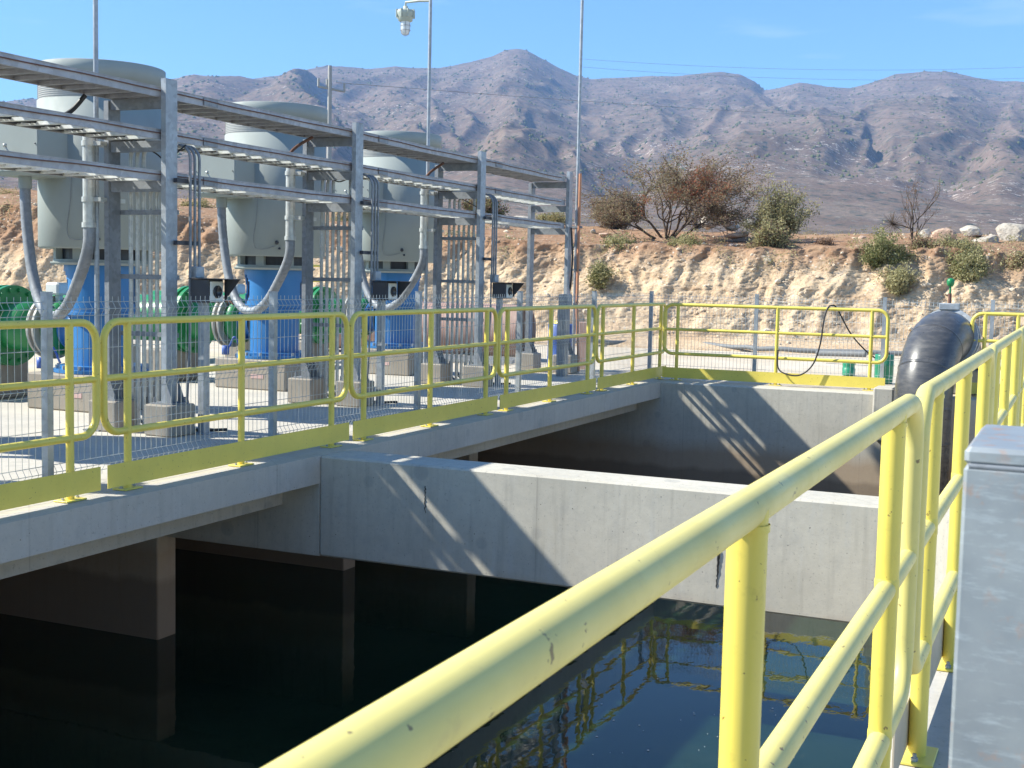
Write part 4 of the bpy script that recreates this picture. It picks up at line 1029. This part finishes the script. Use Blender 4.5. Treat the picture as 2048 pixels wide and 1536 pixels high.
def shrub(px, py, wpx, hpx, dd, mats, label, name='shrub', n=5200, stems=26, droop=0., size=.0125, cat='shrub', depth=1):
    c_, s = ground_at(px, py, dd); W = wpx*s*.86; Hh = hpx*s*.80
    root = empty(name, c_, label, cat); b = MB(); tips = []
    for i in range(stems):
        a = rs.rand()*6.28; rad = rs.rand()**.5; tgt = Vector((math.cos(a)*W*rad*.95, math.sin(a)*W*rad*.7, Hh*(.55+.55*rs.rand())*math.sqrt(max(.05, 1-.75*rad*rad))-droop*Hh*rad))
        st = Vector((math.cos(a)*W*.12, math.sin(a)*W*.1, -.12)); d_ = tgt-st
        grow(b, st, d_.normalized(), d_.length*.72, .010+.006*rs.rand(), depth, tips, .45, .1, (2, 5))
    b.build('stems', M['bark'], root); T2 = np.array(tips)
    for j, (mt, fr) in enumerate(mats): quads_mesh('foliage', leaves(T2, .055+.02*W, int(n*fr), size), M[mt], root)
    return root
SH = [(1230, 452, 62, 80, 6.5, [('leafgrey', .5), ('leafbrown', .6)], 'large dry brown shrub behind and left of the large tree'),
      (1435, 442, 26, 32, 8, [('leafgrey', .5), ('leafbrown', .4)], 'low shrub half hidden behind the large tree trunk'),
      (1555, 478, 55, 118, 3.8, [('leafolive', .5), ('leafgrey', .35)], 'tall olive green shrub right of the large tree'),
      (1535, 500, 42, 55, 2.6, [('leafolive', .7), ('leafbrown', .2)], 'bushy olive skirt spilling over the bank below the tall olive shrub'),
      (1203, 568, 22, 48, .9, [('leafolive', .6), ('leafgreen', .3)], 'small green tuft clinging to the bank face left of centre'),
      (1232, 508, 46, 36, 2.2, [('leafolive', .5), ('leafgreen', .4)], 'low green shrub hanging on the bank lip below the large tree, left one'),
      (1372, 512, 42, 42, 2.2, [('leafolive', .7), ('leafgreen', .2)], 'low olive shrub on the bank lip right under the large tree trunk'),
      (1762, 548, 52, 85, 1.8, [('leafgreen', .9), ('leafolive', .5)], 'dark green bush on the bank left of the leafless tree'),
      (1795, 585, 34, 60, 1.1, [('leafolive', .9)], 'olive bush lower on the bank under the dark green bush'),
      (1842, 520, 40, 50, 2.3, [('leafolive', .4), ('leafbrown', .5)], 'brownish bush between the two big bank bushes'),
      (1935, 580, 58, 95, 1.5, [('leafolive', 1.2), ('leafgreen', .4)], 'big feathery olive bush above the black pipe'),
      (1910, 520, 60, 45, 2.4, [('leafolive', .6), ('leafgrey', .4)], 'sparse olive bush on the lip above the big feathery bush'),
      (2035, 560, 34, 70, 1.7, [('leafolive', .7), ('leafbrown', .4)], 'olive brown bush at the right photo edge'),
      (960, 445, 60, 70, 7, [('leafbrown', .5), ('leafgreen', .5)], 'dark bush behind the third rack frame'),
      (925, 500, 40, 42, 2.4, [('leafolive', .6), ('leafbrown', .3)], 'olive shrub on the bank right of the farthest motor'),
      (1025, 512, 44, 38, 2.2, [('leafolive', .7), ('straw', .2)], 'dry olive shrub on the bank seen between rack frames three and four'),
      (1105, 458, 40, 40, 6, [('leafolive', .6), ('straw', .4)], 'yellowish bush behind the last rack frame'),
      (395, 434, 40, 34, 5, [('straw', .6), ('leafolive', .4)], 'dry grassy bush between the nearest frame and the middle pump'),
      (680, 470, 34, 40, 4, [('straw', .5), ('leafolive', .4)], 'dry bush behind the conduits of the second frame'),
      (15, 415, 40, 30, 5, [('straw', .8)], 'dry yellow grass tuft at the left photo edge'),
      (1650, 492, 24, 14, 3, [('leafbrown', .4)], 'low brown scrub on the lip right of the tall olive shrub')]
for px, py, w_, h_, dd, mats, lb in SH:
    shrub(px, py, w_, h_, dd, mats, lb, n=int(1900+w_*h_*2.6), stems=int(14+w_*.35))
# leafless tree
base, sc_ = ground_at(1822, 505, 3.2)
tr = empty('bare_tree', base, 'small leafless tree with bare twigs and one spiky clump, right of centre', 'tree')
b = MB(); tips = []
for dx, dz, L, r in ((.15, 1.3, .75, .03), (-.1, 1.2, .65, .02), (.5, 1.3, .8, .018)):
    grow(b, Vector((0, 0, -.1)), (X_*dx+Vector((0, 0, dz))).normalized(), L, r, 3, tips, .5, .25, (2, 4))
b.tube([Vector((0, 0, .55)), -X_*.22+Vector((0, 0, .62)), -X_*.42+Vector((0, 0, .66))], [.02, .016, .012], 6)
cc = -X_*.45+Vector((0, 0, .66))
for i in range(110):
    d_ = Vector(rs.normal(0, 1, 3)).normalized(); b.tube([cc, cc+d_*(.16+.16*rs.rand())], .0035, 3, caps=False)
b.build('trunk', M['bark'], tr)
tag(quads_mesh('twigs', leaves(np.array(tips), .06, 500, .006, 5), M['leafbrown'], tr), kind='stuff')
# dry grass and low scrub over shelf and lip
b_pts = []
for i in range(420):
    j = rs.randint(0, nx); iv = int(nv*(.50+.48*rs.rand())); b_pts.append((Xb_[iv, j], Yb_[iv, j], Zb[iv, j]+.05))
g1 = quads_mesh('dry_grass', leaves(np.array(b_pts), .09, 15000, .007, 5), M['straw']); tag(g1, 'dry yellow grass and weeds along the top of the bank', 'grass', kind='stuff')
b_pts = [];
for i in range(170):
    j = rs.randint(0, nx); iv = int(nv*(.42+.3*rs.rand())); b_pts.append((Xb_[iv, j], Yb_[iv, j]-.03, Zb[iv, j]+.05))
g1 = quads_mesh('scrub', leaves(np.array(b_pts), .13, 11000, .011, 2.6), M['leafolive']); tag(g1, 'low olive scrub growing along the lip of the bank', 'scrub', kind='stuff')

# ------------------------------------------------------------------ mountains
def tan_el(px, py): v = ray(px, py); return (math.atan2(-v.x, v.y), v.z/math.hypot(v.x, v.y))
def ridge(pts, D):
    a = sorted(tan_el(x, y) for x, y in pts); return np.array([q[0] for q in a]), np.array([q[1] for q in a])*D
LAY = [
 (3300, 900, [(-900, 330), (-500, 260), (-200, 225), (0, 205), (60, 196), (130, 202), (220, 190), (330, 160), (450, 165), (560, 150), (600, 142), (650, 131), (700, 134), (740, 138), (790, 132), (830, 136), (880, 136), (930, 126), (985, 112), (1010, 100), (1035, 97), (1055, 101), (1080, 115), (1110, 132), (1150, 150), (1180, 158), (1250, 155), (1300, 152), (1350, 152), (1400, 147), (1440, 143), (1480, 149), (1510, 163), (1530, 180), (1560, 175), (1600, 165), (1650, 172), (1700, 176), (1740, 165), (1790, 148), (1850, 142), (1900, 143), (1950, 155), (2000, 162), (2048, 163), (2300, 190), (2700, 260)]),
 (2600, 800, [(-700, 380), (-300, 300), (0, 262), (200, 214), (300, 178), (370, 154), (420, 149), (520, 146), (565, 138), (600, 150), (660, 180), (720, 205), (790, 235), (850, 262), (920, 310), (1000, 360), (1200, 430)]),
 (2450, 700, [(640, 430), (740, 340), (830, 285), (880, 262), (930, 228), (985, 188), (1015, 178), (1050, 195), (1090, 228), (1140, 262), (1190, 300), (1240, 352), (1320, 400), (1400, 440)]),
 (2800, 900, [(1150, 420), (1200, 320), (1235, 262), (1290, 215), (1340, 190), (1400, 182), (1470, 178), (1540, 200), (1600, 240), (1660, 300), (1720, 420)]),
 (2200, 700, [(1100, 450), (1200, 385), (1270, 330), (1340, 272), (1400, 238), (1480, 214), (1560, 212), (1640, 222), (1700, 240), (1760, 268), (1830, 305), (1900, 335), (1980, 362), (2048, 388), (2200, 425), (2400, 450)]),
 (2900, 900, [(1560, 400), (1640, 250), (1700, 215), (1760, 205), (1820, 235), (1880, 280), (1950, 330), (2048, 380)]),
 (1700, 600, [(250, 440), (420, 380), (560, 330), (650, 322), (760, 345), (880, 370), (1000, 350), (1100, 372), (1200, 400), (1400, 430)]),
 (2500, 800, [(1850, 420), (1900, 290), (1960, 230), (2020, 205), (2100, 215), (2250, 260), (2500, 380)]),
]
na, nr = 1050, 430
az = np.linspace(R(-20), R(70), na); rr_ = np.concatenate([np.linspace(45, 520, 60)[:-1], np.linspace(520, 3700, nr-59)])
AZ, RR = np.meshgrid(az, rr_)
Xm, Ym = -RR*np.sin(AZ), RR*np.cos(AZ)
low = np.interp(RR, [45, 60, 300, 900, 3700], [1.7, 1.2, 10, 40, 60])
warp = (fbm(Xm/420, Ym/420, 4, 51)-.5)
Zm = low+0*AZ
for (D, Ft, pts) in LAY:
    a_, z_ = ridge(pts, D); aw = AZ+warp*.018*(RR < D)*np.clip((D-RR)/600, 0, 1)
    Hh = np.interp(aw, a_, z_, left=-50, right=-50)+H
    s = np.clip((RR-Ft)/(D-Ft), 0, 1); front = s**1.12
    back = np.clip(1-(RR-D)/500, 0, 1)
    z = np.where(RR <= D, low*(1-front)+Hh*front, Hh*back)
    Zm = np.maximum(Zm, z)
rg = ridged(Xm/260+warp*.8, Ym/260, 5, 71)-.62; rg2 = ridged(Xm/70, Ym/70, 4, 91)-.6
damp = np.clip((RR-600)/700, 0, 1)*np.clip((3150-RR)/350, .08, 1)
ra = ridged(AZ*13+warp*1.2+9, RR/2100+warp*1.2, 3, 41)-.62
Zm = Zm+damp*(rg*26+rg2*3+ra*75*np.clip((RR-900)/700, 0, 1)*np.clip((3300-RR)/900, 0, 1))-damp*4 + np.clip((RR-300)/700, 0, 1)*(fbm(Xm/22, Ym/22, 4, 5)-.5)*3
Zm[-1, :] = 0
tag(grid_mesh('mountains', Xm, Ym, Zm, M['mountain'], True), kind='structure')
# bushes on the crests and slopes of the mountains
b = MB(); sil = ico(1, 1, 900, .2, (1, 1, .8))
pk = []
for i in range(15000):
    j = rs.randint(5, na-5); ii = int(nr*(.30+.66*rs.rand()))
    pk.append((Xm[ii, j], Ym[ii, j], Zm[ii, j]))
a_, z_ = ridge(LAY[0][2], 3300)
for x_, y_, z in pk:
    s = (1.6+3.8*rs.rand()**2.5)*(.5+.5*min(1, math.hypot(x_, y_)/2500))
    b.add([(x_+q_.x*s, y_+q_.y*s, z+q_.z*s) for q_ in sil[0]], sil[1])
tag(b.build('hillside_bushes', M['leafgreen']), 'dark bushes dotted over the far mountain slopes', 'bushes', kind='stuff')

# ------------------------------------------------------------------ haze
b = MB(); b.box(-4100, 1500, -30, 4200, -4.2, 720)
hz = NT('thin_blue_haze'); hz.t.nodes.remove(hz.b)
out = [n for n in hz.t.nodes if n.type == 'OUTPUT_MATERIAL'][0]
pv = hz.n('ShaderNodeVolumePrincipled'); pv.inputs['Color'].default_value = (.34, .58, 1.0, 1); pv.inputs['Density'].default_value = .00014; pv.inputs['Anisotropy'].default_value = .0
hz.l(pv.outputs[0], out.inputs['Volume'])
tag(b.build('haze', hz.m), kind='stuff')
